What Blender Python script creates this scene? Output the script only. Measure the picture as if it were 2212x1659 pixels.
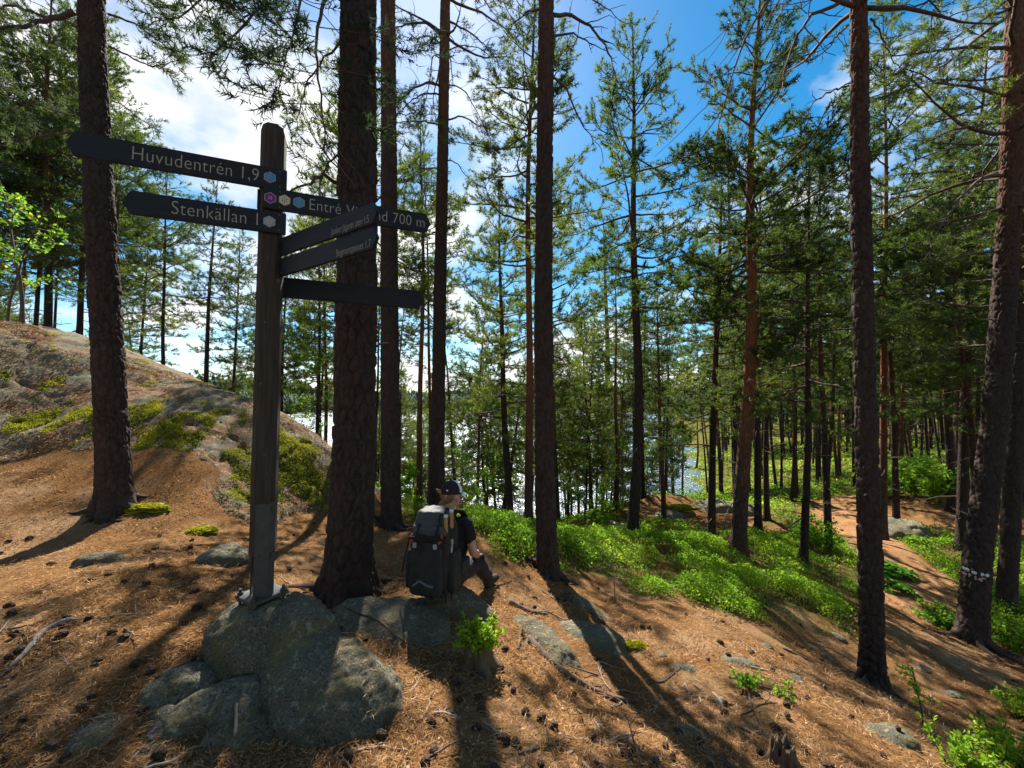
import bpy, bmesh, math, random
import numpy as np
from mathutils import Vector, Matrix, Euler, noise as mnoise
from mathutils.bvhtree import BVHTree

for o in list(bpy.data.objects):
    bpy.data.objects.remove(o)
scene = bpy.context.scene
COL = scene.collection

# ------------------------------------------------------------------ camera
VW, VH, FPX = 2212.0, 1659.0, 850.0          # picture units used for reading positions
CAMZ = 1.55
PITCH = math.atan(40.5 / FPX)
cam_d = bpy.data.cameras.new('camera')
cam_d.sensor_width = 36.0
cam_d.lens = FPX / VW * 36.0
cam_d.clip_start = 0.05
cam_d.clip_end = 5000
cam = bpy.data.objects.new('camera', cam_d)
COL.objects.link(cam)
cam.location = (0, 0, CAMZ)
cam.rotation_euler = (math.pi / 2 + PITCH, 0, 0)
scene.camera = cam

# ------------------------------------------------------------------ light
SUN_AZ = math.radians(-12.0)      # from +Y towards +X
SUN_EL = math.radians(47.0)
SUN_DIR = Vector((math.sin(SUN_AZ) * math.cos(SUN_EL), math.cos(SUN_AZ) * math.cos(SUN_EL), math.sin(SUN_EL)))
sun_d = bpy.data.lights.new('sun', 'SUN')
sun_d.energy = 5.0
sun_d.angle = math.radians(0.53)
sun_d.color = (1.0, 0.93, 0.82)
sun = bpy.data.objects.new('sun', sun_d)
COL.objects.link(sun)
sun.rotation_euler = (-SUN_DIR).to_track_quat('-Z', 'Y').to_euler()

world = bpy.data.worlds.new('World')
scene.world = world
world.use_nodes = True
wn, wl = world.node_tree.nodes, world.node_tree.links
wn.clear()
w_out = wn.new('ShaderNodeOutputWorld')
w_bg = wn.new('ShaderNodeBackground')
w_bg.inputs['Strength'].default_value = 0.05
w_sky = wn.new('ShaderNodeTexSky')
w_sky.sky_type = 'NISHITA'
w_sky.sun_disc = False
w_sky.sun_elevation = SUN_EL
w_sky.sun_rotation = SUN_AZ
w_sky.air_density = 1.0
w_sky.dust_density = 0.25
w_sky.ozone_density = 2.0
w_hs = wn.new('ShaderNodeHueSaturation')
w_hs.inputs['Hue'].default_value = 0.488
w_hs.inputs['Saturation'].default_value = 1.45
w_hs.inputs['Value'].default_value = 1.2
wl.new(w_sky.outputs[0], w_hs.inputs['Color'])
w_tc = wn.new('ShaderNodeTexCoord')
w_sep = wn.new('ShaderNodeSeparateXYZ')
wl.new(w_tc.outputs['Generated'], w_sep.inputs[0])
w_add = wn.new('ShaderNodeMath'); w_add.operation = 'ADD'; w_add.inputs[1].default_value = 0.22
wl.new(w_sep.outputs['Z'], w_add.inputs[0])
w_mx = wn.new('ShaderNodeMath'); w_mx.operation = 'MAXIMUM'; w_mx.inputs[1].default_value = 0.05
wl.new(w_add.outputs[0], w_mx.inputs[0])
w_dx = wn.new('ShaderNodeMath'); w_dx.operation = 'DIVIDE'
w_dy = wn.new('ShaderNodeMath'); w_dy.operation = 'DIVIDE'
wl.new(w_sep.outputs['X'], w_dx.inputs[0]); wl.new(w_mx.outputs[0], w_dx.inputs[1])
wl.new(w_sep.outputs['Y'], w_dy.inputs[0]); wl.new(w_mx.outputs[0], w_dy.inputs[1])
w_cmb = wn.new('ShaderNodeCombineXYZ')
wl.new(w_dx.outputs[0], w_cmb.inputs[0]); wl.new(w_dy.outputs[0], w_cmb.inputs[1])
w_map = wn.new('ShaderNodeMapping')
w_map.inputs['Location'].default_value = (14.4, 0.8, 0.0)
wl.new(w_cmb.outputs[0], w_map.inputs['Vector'])
w_n1 = wn.new('ShaderNodeTexNoise')
w_n1.inputs['Scale'].default_value = 1.05
w_n1.inputs['Detail'].default_value = 9
w_n1.inputs['Roughness'].default_value = 0.55
wl.new(w_map.outputs[0], w_n1.inputs['Vector'])
w_r1 = wn.new('ShaderNodeValToRGB')
w_r1.color_ramp.elements[0].position = 0.475
w_r1.color_ramp.elements[1].position = 0.60
wl.new(w_n1.outputs['Fac'], w_r1.inputs['Fac'])
w_n2 = wn.new('ShaderNodeTexNoise')
w_n2.inputs['Scale'].default_value = 2.1
w_n2.inputs['Detail'].default_value = 4
wl.new(w_map.outputs[0], w_n2.inputs['Vector'])
w_r2 = wn.new('ShaderNodeValToRGB')
w_r2.color_ramp.elements[0].position = 0.36
w_r2.color_ramp.elements[0].color = (5.0, 5.3, 5.8, 1)
w_r2.color_ramp.elements[1].position = 0.56
w_r2.color_ramp.elements[1].color = (8.8, 8.8, 8.8, 1)
wl.new(w_n2.outputs['Fac'], w_r2.inputs['Fac'])
w_mix = wn.new('ShaderNodeMixRGB')
w_hz = wn.new('ShaderNodeMapRange')          # no clouds below the horizon
w_hz.inputs['From Min'].default_value = 0.0; w_hz.inputs['From Max'].default_value = 0.05
wl.new(w_sep.outputs['Z'], w_hz.inputs['Value'])
w_mu = wn.new('ShaderNodeMath'); w_mu.operation = 'MULTIPLY'
wl.new(w_r1.outputs['Color'], w_mu.inputs[0]); wl.new(w_hz.outputs[0], w_mu.inputs[1])
wl.new(w_mu.outputs[0], w_mix.inputs['Fac'])
wl.new(w_hs.outputs['Color'], w_mix.inputs['Color1'])
wl.new(w_r2.outputs['Color'], w_mix.inputs['Color2'])
wl.new(w_mix.outputs['Color'], w_bg.inputs['Color'])
wl.new(w_bg.outputs[0], w_out.inputs['Surface'])

scene.view_settings.view_transform = 'Standard'
scene.view_settings.look = 'None'
scene.view_settings.exposure = 1.55
scene.view_settings.gamma = 1.0
scene.view_settings.use_curve_mapping = False
scene.cycles.max_bounces = 6
scene.cycles.diffuse_bounces = 3
scene.cycles.glossy_bounces = 2
scene.cycles.transmission_bounces = 3
scene.cycles.transparent_max_bounces = 4

# ------------------------------------------------------------------ picture reading
_cp, _sp = math.cos(PITCH), math.sin(PITCH)
def ray(px, py):
    cx, cy = (px - VW / 2) / FPX, (VH / 2 - py) / FPX
    v = np.array([cx, _cp - cy * _sp, _sp + cy * _cp])
    return v / v[1]
def at(px, py, Y):
    r = ray(px, py)
    return np.array([r[0] * Y, Y, CAMZ + r[2] * Y])
def atV(px, py, Y):
    return Vector(at(px, py, Y))

# ------------------------------------------------------------------ helpers
def tag(o, label=None, cat=None, group=None, kind=None):
    if label: o['label'] = label
    if cat: o['category'] = cat
    if group: o['group'] = group
    if kind: o['kind'] = kind
    return o
def empty(name, loc=(0, 0, 0), rz=0.0):
    o = bpy.data.objects.new(name, None)
    o.empty_display_size = 0.1
    COL.objects.link(o)
    o.location = loc
    o.rotation_euler = (0, 0, rz)
    return o
def link(name, me, mat=None, parent=None):
    o = bpy.data.objects.new(name, me)
    COL.objects.link(o)
    if mat is not None and not me.materials:
        me.materials.append(mat)
    if parent is not None:
        o.parent = parent
    return o
def npmesh(name, V, F, smooth=True, attrs=None):
    """V (n,3); F (m,3) or (m,4) int, or a list of such arrays"""
    V = np.asarray(V, dtype=np.float32)
    Fs = F if isinstance(F, list) else [F]
    Fs = [np.asarray(f, dtype=np.int32) for f in Fs if len(f)]
    me = bpy.data.meshes.new(name)
    me.vertices.add(len(V))
    me.vertices.foreach_set('co', V.ravel())
    nl = sum(f.size for f in Fs); nf = sum(len(f) for f in Fs)
    me.loops.add(nl)
    me.loops.foreach_set('vertex_index', np.concatenate([f.ravel() for f in Fs]))
    me.polygons.add(nf)
    starts, off = [], 0
    for f in Fs:
        starts.append(off + np.arange(len(f)) * f.shape[1]); off += f.size
    me.polygons.foreach_set('loop_start', np.concatenate(starts).astype(np.int32))
    if smooth:
        me.polygons.foreach_set('use_smooth', np.ones(nf, dtype=bool))
    me.update(calc_edges=True)
    me.validate()
    if attrs:
        for k, a in attrs.items():
            at_ = me.attributes.new(k, 'FLOAT', 'POINT')
            at_.data.foreach_set('value', np.asarray(a, dtype=np.float32))
    return me
def grid_faces(nr, nc, wrap=False):
    r = np.arange(nr - 1)[:, None]; c = np.arange(nc if wrap else nc - 1)[None, :]
    c2 = (c + 1) % nc
    f = np.stack([r * nc + c, r * nc + c2, (r + 1) * nc + c2, (r + 1) * nc + c], axis=-1)
    return f.reshape(-1, 4)
def bm_obj(name, bm, mat, parent=None, smooth=False):
    me = bpy.data.meshes.new(name)
    bm.to_mesh(me); bm.free()
    if smooth:
        me.polygons.foreach_set('use_smooth', np.ones(len(me.polygons), dtype=bool))
    return link(name, me, mat, parent)
def eval_mesh(me, mods):
    """run modifiers on a mesh and return the result as a new mesh"""
    o = bpy.data.objects.new('tmp', me)
    COL.objects.link(o)
    for typ, kw in mods:
        m = o.modifiers.new('m', typ)
        for k, v in kw.items(): setattr(m, k, v)
    dg = bpy.context.evaluated_depsgraph_get()
    dg.update()
    out = bpy.data.meshes.new_from_object(o.evaluated_get(dg))
    bpy.data.objects.remove(o)
    bpy.data.meshes.remove(me)
    return out
def smooth_me(me):
    me.polygons.foreach_set('use_smooth', np.ones(len(me.polygons), dtype=bool)); return me
def mesh_np(me):
    V = np.empty(len(me.vertices) * 3, dtype=np.float32); me.vertices.foreach_get('co', V)
    return V.reshape(-1, 3)

# value noise, vectorised
def _h2(ix, iy, seed):
    n = (ix.astype(np.int64) * 374761393 + iy.astype(np.int64) * 668265263 + seed * 982451653) & 0xffffffff
    n = ((n ^ (n >> 13)) * 1274126177) & 0xffffffff
    n = ((n ^ (n >> 16)) * 2246822519) & 0xffffffff
    return ((n ^ (n >> 15)) & 0xffffff) / float(0xffffff)
def vnoise(x, y, seed=0):
    x = np.asarray(x, float); y = np.asarray(y, float)
    xi, yi = np.floor(x), np.floor(y)
    fx, fy = x - xi, y - yi
    fx = fx * fx * (3 - 2 * fx); fy = fy * fy * (3 - 2 * fy)
    xi = xi.astype(np.int64); yi = yi.astype(np.int64)
    a, b = _h2(xi, yi, seed), _h2(xi + 1, yi, seed)
    c, d = _h2(xi, yi + 1, seed), _h2(xi + 1, yi + 1, seed)
    return (a * (1 - fx) + b * fx) * (1 - fy) + (c * (1 - fx) + d * fx) * fy
def fbm(x, y, seed=0, oct=4):
    s, a, t = 0, 0.5, 0
    for i in range(oct):
        s = s + a * vnoise(x * 2 ** i, y * 2 ** i, seed + i * 17); t += a; a *= 0.5
    return s / t
def worley(x, y, seed=0, wrapx=None):
    """returns F1, F2, cell id noise"""
    xi, yi = np.floor(x).astype(np.int64), np.floor(y).astype(np.int64)
    f1 = np.full(x.shape, 9.0); f2 = np.full(x.shape, 9.0); cid = np.zeros(x.shape)
    for dx in (-1, 0, 1):
        for dy in (-1, 0, 1):
            cx, cy = xi + dx, yi + dy
            hx = cx % wrapx if wrapx else cx
            px = cx + _h2(hx, cy, seed) * .9; py = cy + _h2(hx, cy, seed + 5) * .9
            d = np.sqrt((px - x) ** 2 + (py - y) ** 2)
            idv = _h2(hx, cy, seed + 9)
            new = d < f1
            f2 = np.where(new, f1, np.minimum(f2, d))
            cid = np.where(new, idv, cid)
            f1 = np.where(new, d, f1)
    return f1, f2, cid
def sstep(a, b, x):
    t = np.clip((x - a) / (b - a), 0, 1); return t * t * (3 - 2 * t)
# ------------------------------------------------------------------ materials
class NT:
    def __init__(s, name):
        s.m = bpy.data.materials.new(name); s.m.use_nodes = True
        s.n, s.l = s.m.node_tree.nodes, s.m.node_tree.links
        s.n.clear()
        s.out = s.n.new('ShaderNodeOutputMaterial')
    def new(s, t, **kw):
        nd = s.n.new(t)
        for k, v in kw.items(): setattr(nd, k, v)
        return nd
    def inp(s, nd, k, v):
        if hasattr(v, 'is_output') or isinstance(v, bpy.types.NodeSocket): s.l.new(v, nd.inputs[k])
        else: nd.inputs[k].default_value = v
    def coord(s, kind='Object', scale=(1, 1, 1)):
        tc = s.new('ShaderNodeTexCoord'); mp = s.new('ShaderNodeMapping')
        s.l.new(tc.outputs[kind], mp.inputs['Vector']); mp.inputs['Scale'].default_value = scale
        return mp.outputs[0]
    def noise(s, vec, scale, detail=4, rough=.55, dist=0.0):
        n = s.new('ShaderNodeTexNoise'); s.l.new(vec, n.inputs['Vector'])
        n.inputs['Scale'].default_value = scale; n.inputs['Detail'].default_value = detail
        n.inputs['Roughness'].default_value = rough; n.inputs['Distortion'].default_value = dist
        return n.outputs['Fac']
    def voro(s, vec, scale, feature='F1', out='Distance'):
        n = s.new('ShaderNodeTexVoronoi', feature=feature); s.l.new(vec, n.inputs['Vector'])
        n.inputs['Scale'].default_value = scale
        return n.outputs[out]
    def ramp(s, fac, stops):
        r = s.new('ShaderNodeValToRGB'); cr = r.color_ramp
        while len(cr.elements) < len(stops): cr.elements.new(0.5)
        for e, (p, c) in zip(cr.elements, stops):
            e.position = p; e.color = (c[0], c[1], c[2], 1) if not isinstance(c, (int, float)) else (c, c, c, 1)
        s.l.new(fac, r.inputs['Fac']); return r.outputs['Color']
    def mix(s, fac, a, b, mode='MIX'):
        m = s.new('ShaderNodeMixRGB', blend_type=mode)
        for k, v in (('Fac', fac), ('Color1', a), ('Color2', b)):
            if isinstance(v, bpy.types.NodeSocket): s.l.new(v, m.inputs[k])
            elif k == 'Fac': m.inputs[k].default_value = v
            else: m.inputs[k].default_value = (v[0], v[1], v[2], 1)
        return m.outputs['Color']
    def math(s, op, a, b=0.0):
        m = s.new('ShaderNodeMath', operation=op)
        for i, v in ((0, a), (1, b)):
            if isinstance(v, bpy.types.NodeSocket): s.l.new(v, m.inputs[i])
            else: m.inputs[i].default_value = v
        return m.outputs[0]
    def attr(s, name):
        a = s.new('ShaderNodeAttribute'); a.attribute_name = name; return a.outputs['Fac']
    def bump(s, h, strength=.5, dist=.01, normal=None):
        b = s.new('ShaderNodeBump'); s.l.new(h, b.inputs['Height'])
        b.inputs['Strength'].default_value = strength; b.inputs['Distance'].default_value = dist
        if normal is not None: s.l.new(normal, b.inputs['Normal'])
        return b.outputs[0]
    def pbr(s, col, rough=.8, normal=None, metal=0.0, spec=.3):
        p = s.new('ShaderNodeBsdfPrincipled')
        if isinstance(col, bpy.types.NodeSocket): s.l.new(col, p.inputs['Base Color'])
        else: p.inputs['Base Color'].default_value = (col[0], col[1], col[2], 1)
        if isinstance(rough, bpy.types.NodeSocket): s.l.new(rough, p.inputs['Roughness'])
        else: p.inputs['Roughness'].default_value = rough
        p.inputs['Metallic'].default_value = metal
        p.inputs['Specular IOR Level'].default_value = spec
        if normal is not None: s.l.new(normal, p.inputs['Normal'])
        return p.outputs[0]
    def leaf(s, col, trans=.45, tcol=None, rough=.5, gl=.06):
        d = s.new('ShaderNodeBsdfDiffuse'); t = s.new('ShaderNodeBsdfTranslucent'); g = s.new('ShaderNodeBsdfGlossy')
        g.inputs['Roughness'].default_value = rough
        s.l.new(col, d.inputs['Color']); s.l.new(tcol if tcol is not None else col, t.inputs['Color'])
        m1 = s.new('ShaderNodeMixShader'); m1.inputs[0].default_value = trans
        s.l.new(d.outputs[0], m1.inputs[1]); s.l.new(t.outputs[0], m1.inputs[2])
        m2 = s.new('ShaderNodeMixShader'); m2.inputs[0].default_value = gl
        s.l.new(m1.outputs[0], m2.inputs[1]); s.l.new(g.outputs[0], m2.inputs[2])
        return m2.outputs[0]
    def done(s, sh):
        s.l.new(sh, s.out.inputs['Surface']); return s.m

def simple(name, col, rough=.7, var=.25, nscale=30, bump=.15, bscale=120, metal=0.0, spec=.3, coord='Object', stretch=(1, 1, 1)):
    t = NT(name); v = t.coord(coord, stretch)
    n = t.noise(v, nscale, 5)
    lo = [c * (1 - var) for c in col]; hi = [min(1, c * (1 + var)) for c in col]
    c = t.ramp(n, [(.3, lo), (.7, hi)])
    nb = t.bump(t.noise(v, bscale, 4), bump, .004)
    return t.done(t.pbr(c, rough, nb, metal, spec))

M = {}
def build_mats():
    # needle litter / forest floor
    t = NT('needle_litter_soil'); v = t.coord('Object')
    n1 = t.noise(v, 55, 6, .7); n2 = t.noise(v, 2.2, 4); n3 = t.noise(v, 170, 3, .6, 1.5)
    c = t.ramp(n1, [(.28, (.025, .011, .006)), (.45, (.10, .047, .021)), (.58, (.29, .160, .076)), (.75, (.54, .37, .22))])
    c2 = t.ramp(n3, [(.35, (.04, .018, .009)), (.55, (.27, .142, .062)), (.72, (.54, .37, .22))])
    c = t.mix(.5, c, c2)
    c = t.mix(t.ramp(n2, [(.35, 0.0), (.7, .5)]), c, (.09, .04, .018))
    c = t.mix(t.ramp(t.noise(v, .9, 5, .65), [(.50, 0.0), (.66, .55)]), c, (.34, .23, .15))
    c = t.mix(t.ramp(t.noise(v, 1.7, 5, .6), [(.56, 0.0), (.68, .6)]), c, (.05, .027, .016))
    g = t.ramp(t.noise(v, 18, 5, .65), [(.3, (.02, .03, .006)), (.55, (.07, .10, .018)), (.75, (.17, .16, .04))])
    gm = t.math('MULTIPLY', t.attr('green'), t.ramp(t.noise(v, 3, 5), [(.35, .45), (.6, 1.0)]))
    c = t.mix(1.0, c, (1.0, 1.0, .92), 'MULTIPLY')
    c = t.mix(gm, c, g)
    b1 = t.bump(n1, .9, .02); b2 = t.bump(n3, .7, .006, b1)
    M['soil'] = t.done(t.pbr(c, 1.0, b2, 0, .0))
    # trail
    t = NT('trodden_trail'); v = t.coord('Object')
    n1 = t.noise(v, 40, 6, .7); n3 = t.noise(v, 6, 4)
    c = t.ramp(n1, [(.3, (.10, .05, .025)), (.5, (.30, .17, .09)), (.7, (.48, .33, .21))])
    c = t.mix(t.ramp(n3, [(.4, 0.), (.7, .5)]), c, (.17, .09, .05))
    c = t.mix(1.0, c, (.88, .82, .72), 'MULTIPLY')
    M['trail'] = t.done(t.pbr(c, .95, t.bump(n1, .8, .015), 0, .0))
    # granite with lichen
    def granite(name, moss=0.0, litter=0.0):
        t = NT(name); v = t.coord('Object')
        n1 = t.noise(v, 105, 5, .8); n2 = t.noise(v, 9, 5, .6); n3 = t.noise(v, 38, 5, .7); vv = t.voro(v, 85)
        c = t.ramp(n1, [(.34, (.035, .035, .032)), (.5, (.15, .148, .132)), (.66, (.38, .37, .335))])
        c = t.mix(t.ramp(n3, [(.47, 0.0), (.62, .6)]), c, (.19, .19, .135))
        c = t.mix(t.ramp(n2, [(.48, 0.0), (.70, .75)]), c, (.22, .205, .085))
        if litter:
            ln = t.noise(v, 1.1, 6, .7)
            lc = t.ramp(t.noise(v, 60, 5, .7), [(.3, (.05, .022, .010)), (.55, (.23, .115, .05)), (.75, (.40, .25, .14))])
            c = t.mix(t.ramp(ln, [(.45, 0.0), (.57, litter)]), c, lc)
        if moss:
            mm = t.math('MULTIPLY', t.attr('moss'), 1.0)
            mc = t.ramp(t.noise(v, 45, 5, .7), [(.3, (.02, .022, .004)), (.55, (.10, .105, .012)), (.75, (.24, .22, .02))])
            c = t.mix(mm, c, mc)
        c = t.mix(t.ramp(t.noise(v, 24, 4, .6, .6), [(.58, 0.0), (.64, .75)]), c, (.40, .40, .34))
        c = t.mix(t.ramp(t.noise(v, 3.2, 4, .6), [(.52, 0.0), (.70, .55)]), c, (.07, .07, .055))
        c = t.mix(1.0, c, (1.0, .93, .78), 'MULTIPLY')
        b1 = t.bump(n3, 1.0, .035); b2 = t.bump(n1, 1.0, .012, b1); b3 = t.bump(vv, .35, .006, b2)
        return t.done(t.pbr(c, .92, b3, 0, .2))
    M['granite'] = granite('lichen_granite')
    M['outcrop'] = granite('outcrop_granite', 1.0, .95)
    # bark
    def bark(name, zlo, zhi, lo, hi, bmp=1.0, fine=False):
        t = NT(name); tc = t.new('ShaderNodeTexCoord'); sep = t.new('ShaderNodeSeparateXYZ')
        t.l.new(tc.outputs['Object'], sep.inputs[0])
        v = t.coord('Object', (1, 1, .32))
        vd = t.voro(v, 26, 'DISTANCE_TO_EDGE'); vc = t.voro(v, 26, 'F1', 'Color')
        n1 = t.noise(v, 60, 5, .7); n2 = t.noise(v, 7, 4)
        zf = t.new('ShaderNodeMapRange'); t.l.new(sep.outputs['Z'], zf.inputs['Value'])
        zf.inputs['From Min'].default_value = zlo; zf.inputs['From Max'].default_value = zhi
        zn = t.math('ADD', zf.outputs[0], t.math('MULTIPLY', t.math('SUBTRACT', n2, .5), .35))
        c = t.mix(zn, lo, hi)
        sepc = t.new('ShaderNodeSeparateXYZ'); t.l.new(vc, sepc.inputs[0])
        c = t.mix(t.math('MULTIPLY', sepc.outputs['X'], .75), c, t.mix(1.0, c, (.45, .4, .4), 'MULTIPLY'))
        c = t.mix(t.ramp(n1, [(.4, 0.0), (.75, .55)]), c, (.095, .078, .07))
        if fine:
            b = t.bump(n1, .6 * bmp, .006)
        else:
            h = t.ramp(vd, [(0.0, 0.0), (.16, 1.0)])
            b = t.bump(h, .85 * bmp, .02); b = t.bump(n1, .6 * bmp, .008, b)
        return t.done(t.pbr(c, .92, b, 0, .15))
    M['bark'] = bark('pine_bark', 3.0, 7.5, (.040, .027, .022), (.17, .065, .028))
    M['bark_near'] = bark('thick_pine_bark', 5.0, 9.0, (.048, .032, .027), (.17, .068, .031), fine=True)
    M['bark_red'] = bark('red_pine_bark', 1.2, 4.0, (.085, .048, .036), (.30, .105, .04))
    M['limb'] = simple('pine_limb_bark', (.10, .065, .05), .9, .4, 25, .5, 60)
    M['dead'] = simple('dead_grey_wood', (.22, .18, .15), .9, .4, 30, .6, 90, stretch=(1, 1, 1))
    M['root'] = simple('root_wood', (.10, .07, .05), .9, .5, 25, .7, 90)
    # needles
    def needles(name, a, b, cc):
        t = NT(name); v = t.coord('Object')
        oi = t.new('ShaderNodeObjectInfo')
        n = t.math('ADD', t.noise(v, 1.6, 3), t.math('MULTIPLY', t.math('SUBTRACT', oi.outputs['Random'], .5), .22))
        c = t.ramp(n, [(.32, a), (.52, b), (.70, cc)])
        c2 = t.ramp(n, [(.32, [q * 1.1 for q in a]), (.52, (b[0] * 1.12, b[1] * 1.2, b[2] * .8)), (.70, (cc[0] * 1.2, cc[1] * 1.2, cc[2] * .8))])
        c = t.mix(1.0, c, (.55, .62, .80), 'MULTIPLY')
        return t.done(t.leaf(c, .42, c2, .45, .03))
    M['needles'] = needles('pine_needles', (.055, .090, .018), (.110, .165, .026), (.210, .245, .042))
    M['needles_near'] = needles('shade_coloured_pine_needles', (.030, .052, .026), (.055, .085, .034), (.085, .115, .04))  # darker copy of the needle colours: shade of the near crowns painted in
    def leafmat(name, stops, trans=.5, gl=.012):
        t = NT(name)
        c = t.ramp(t.attr('tint'), stops)
        return t.done(t.leaf(c, trans, None, .45, gl))
    M['bilberry'] = leafmat('bilberry_leaves', [(0., (.06, .14, .008)), (.35, (.16, .32, .016)), (.7, (.30, .48, .028)), (1., (.55, .52, .045))], .58)
    M['broadleaf'] = leafmat('young_broadleaf', [(0., (.07, .18, .014)), (.5, (.18, .36, .024)), (.85, (.32, .50, .045)), (1., (.5, .32, .04))], .55)
    M['farpine'] = leafmat('far_pine_foliage', [(0., (.03, .05, .016)), (.5, (.075, .11, .022)), (1., (.16, .19, .035))], .4, 0.0)
    M['moss'] = leafmat('yellow_green_moss', [(0., (.08, .088, .008)), (.5, (.28, .29, .014)), (1., (.50, .46, .03))], .4)
    M['fern'] = leafmat('fern_green', [(0., (.05, .16, .012)), (1., (.16, .36, .03))], .5)
    M['needle_l'] = leafmat('fallen_needles', [(0., (.05, .02, .009)), (.5, (.27, .142, .060)), (1., (.56, .38, .21))], .1, 0.0)
    M['chips'] = leafmat('pale_litter_flakes', [(0., (.12, .06, .035)), (.7, (.28, .19, .13)), (1., (.40, .31, .23))], .1, 0.0)
    t = NT('pine_cone_scales'); v = t.coord('Object')
    M['cone'] = t.done(t.pbr(t.ramp(t.voro(v, 110), [(.1, (.10, .055, .03)), (.6, (.03, .016, .01))]), .85, t.bump(t.voro(v, 110), .8, .01)))
    # water
    t = NT('lake_water'); v = t.coord('Object', (1, 1, 1))
    n1 = t.noise(v, .9, 4, .6); n2 = t.noise(v, 3.5, 3, .6)
    b = t.bump(n1, .6, .5); b = t.bump(n2, .6, .2, b)
    M['water'] = t.done(t.pbr((.05, .075, .09), .27, b, 0, .7))
    M['hill'] = simple('far_forest_ground', (.035, .055, .03), .95, .4, .05, .1, .2)
    t = NT('far_forest'); c = t.ramp(t.attr('tint'), [(0., (.022, .042, .03)), (1., (.055, .085, .045))])
    M['farforest'] = t.done(t.pbr(c, .95))
    # sign post
    t = NT('weathered_post_wood'); v = t.coord('Object', (1, 1, .06))
    n1 = t.noise(v, 60, 6, .7); n2 = t.noise(t.coord('Object', (1, 1, .5)), 6, 4)
    c = t.ramp(n1, [(.3, (.022, .017, .014)), (.5, (.044, .034, .028)), (.7, (.070, .054, .044))])
    c = t.mix(t.ramp(n2, [(.4, 0.), (.7, .45)]), c, (.052, .045, .040))
    crack = t.ramp(t.noise(t.coord('Object', (1, 1, .03)), 30, 2), [(.30, 1.0), (.36, 0.0)])
    c = t.mix(t.math('MULTIPLY', crack, .6), c, (.05, .035, .028))
    M['post'] = t.done(t.pbr(c, .85, t.bump(n1, .45, .004), 0, .25))
    M['sign'] = simple('dark_stained_sign_board', (.012, .015, .020), .55, .3, 14, .2, 200, spec=.25, stretch=(1, 1, 6))
    M['ink'] = simple('cream_lettering', (.34, .31, .27), .6, .08, 40, .05, 200)
    M['sign_blue'] = simple('blue_badge', (.055, .24, .50), .5, .08, 40, .05)
    M['sign_purple'] = simple('purple_badge', (.16, .025, .20), .5, .08, 40, .05)
    M['sign_cream'] = simple('cream_badge', (.58, .53, .38), .5, .08, 40, .05)
    M['sign_grey'] = simple('grey_badge', (.30, .33, .36), .5, .08, 40, .05)
    M['black'] = simple('black_mark', (.02, .02, .02), .5, .1, 40, .05)
    M['steel'] = simple('galvanised_steel', (.07, .074, .078), .6, .2, 18, .15, 150, metal=.6, spec=.5)
    M['bolt'] = simple('dark_bolt_steel', (.09, .09, .095), .45, .2, 60, .15, 200, metal=.8, spec=.5)
    # person
    M['skin'] = simple('skin', (.50, .27, .20), .55, .08, 15, .08, 200, spec=.35)
    M['hair'] = simple('light_brown_hair', (.22, .12, .055), .55, .3, 60, .5, 120, stretch=(1, 1, .1))
    M['shirt'] = simple('black_tee_cloth', (.012, .012, .014), .85, .2, 20, .25, 60)
    M['trouser'] = simple('charcoal_trouser_cloth', (.022, .022, .026), .75, .25, 18, .35, 40)
    M['shoe'] = simple('black_shoe', (.018, .017, .017), .6, .2, 30, .2, 90)
    M['glove'] = simple('black_glove', (.015, .016, .018), .6, .2, 30, .3, 120)
    M['cap'] = simple('black_cap_cloth', (.016, .015, .018), .8, .2, 30, .2, 200)
    M['cap_white'] = simple('white_cap_cloth', (.80, .78, .76), .8, .04, 30, .15, 200)
    M['badge_red'] = simple('red_cap_badge', (.55, .10, .07), .6, .1, 30, .1)
    M['pack'] = simple('dark_green_grey_pack_cloth', (.024, .026, .024), .72, .25, 14, .35, 55)
    M['pack_light'] = simple('grey_pack_cloth', (.055, .058, .06), .65, .2, 14, .3, 55)
    M['strap'] = simple('black_webbing', (.015, .015, .016), .8, .2, 40, .3, 150)
    M['strap_red'] = simple('red_webbing', (.42, .045, .03), .7, .15, 40, .3, 150)
    M['cork'] = simple('cork_grip', (.42, .22, .09), .75, .25, 80, .3, 150)
    M['pole'] = simple('pale_pole_metal', (.55, .62, .66), .35, .08, 40, .03, metal=.4)
    M['pole_dark'] = simple('black_pole_plastic', (.02, .02, .022), .5, .1, 40, .05)
    M['buckle'] = simple('grey_buckle', (.30, .32, .34), .45, .1, 40, .05)
    M['paint_white'] = simple('white_trail_paint', (.72, .71, .70), .7, .15, 50, .3, 90)
    M['paint_pink'] = simple('faded_pink_paint', (.55, .33, .35), .75, .2, 50, .3, 90)
    M['stump'] = simple('rotten_stump_wood', (.11, .075, .045), .95, .55, 30, .9, 60, stretch=(1, 1, .25))
build_mats()
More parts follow.
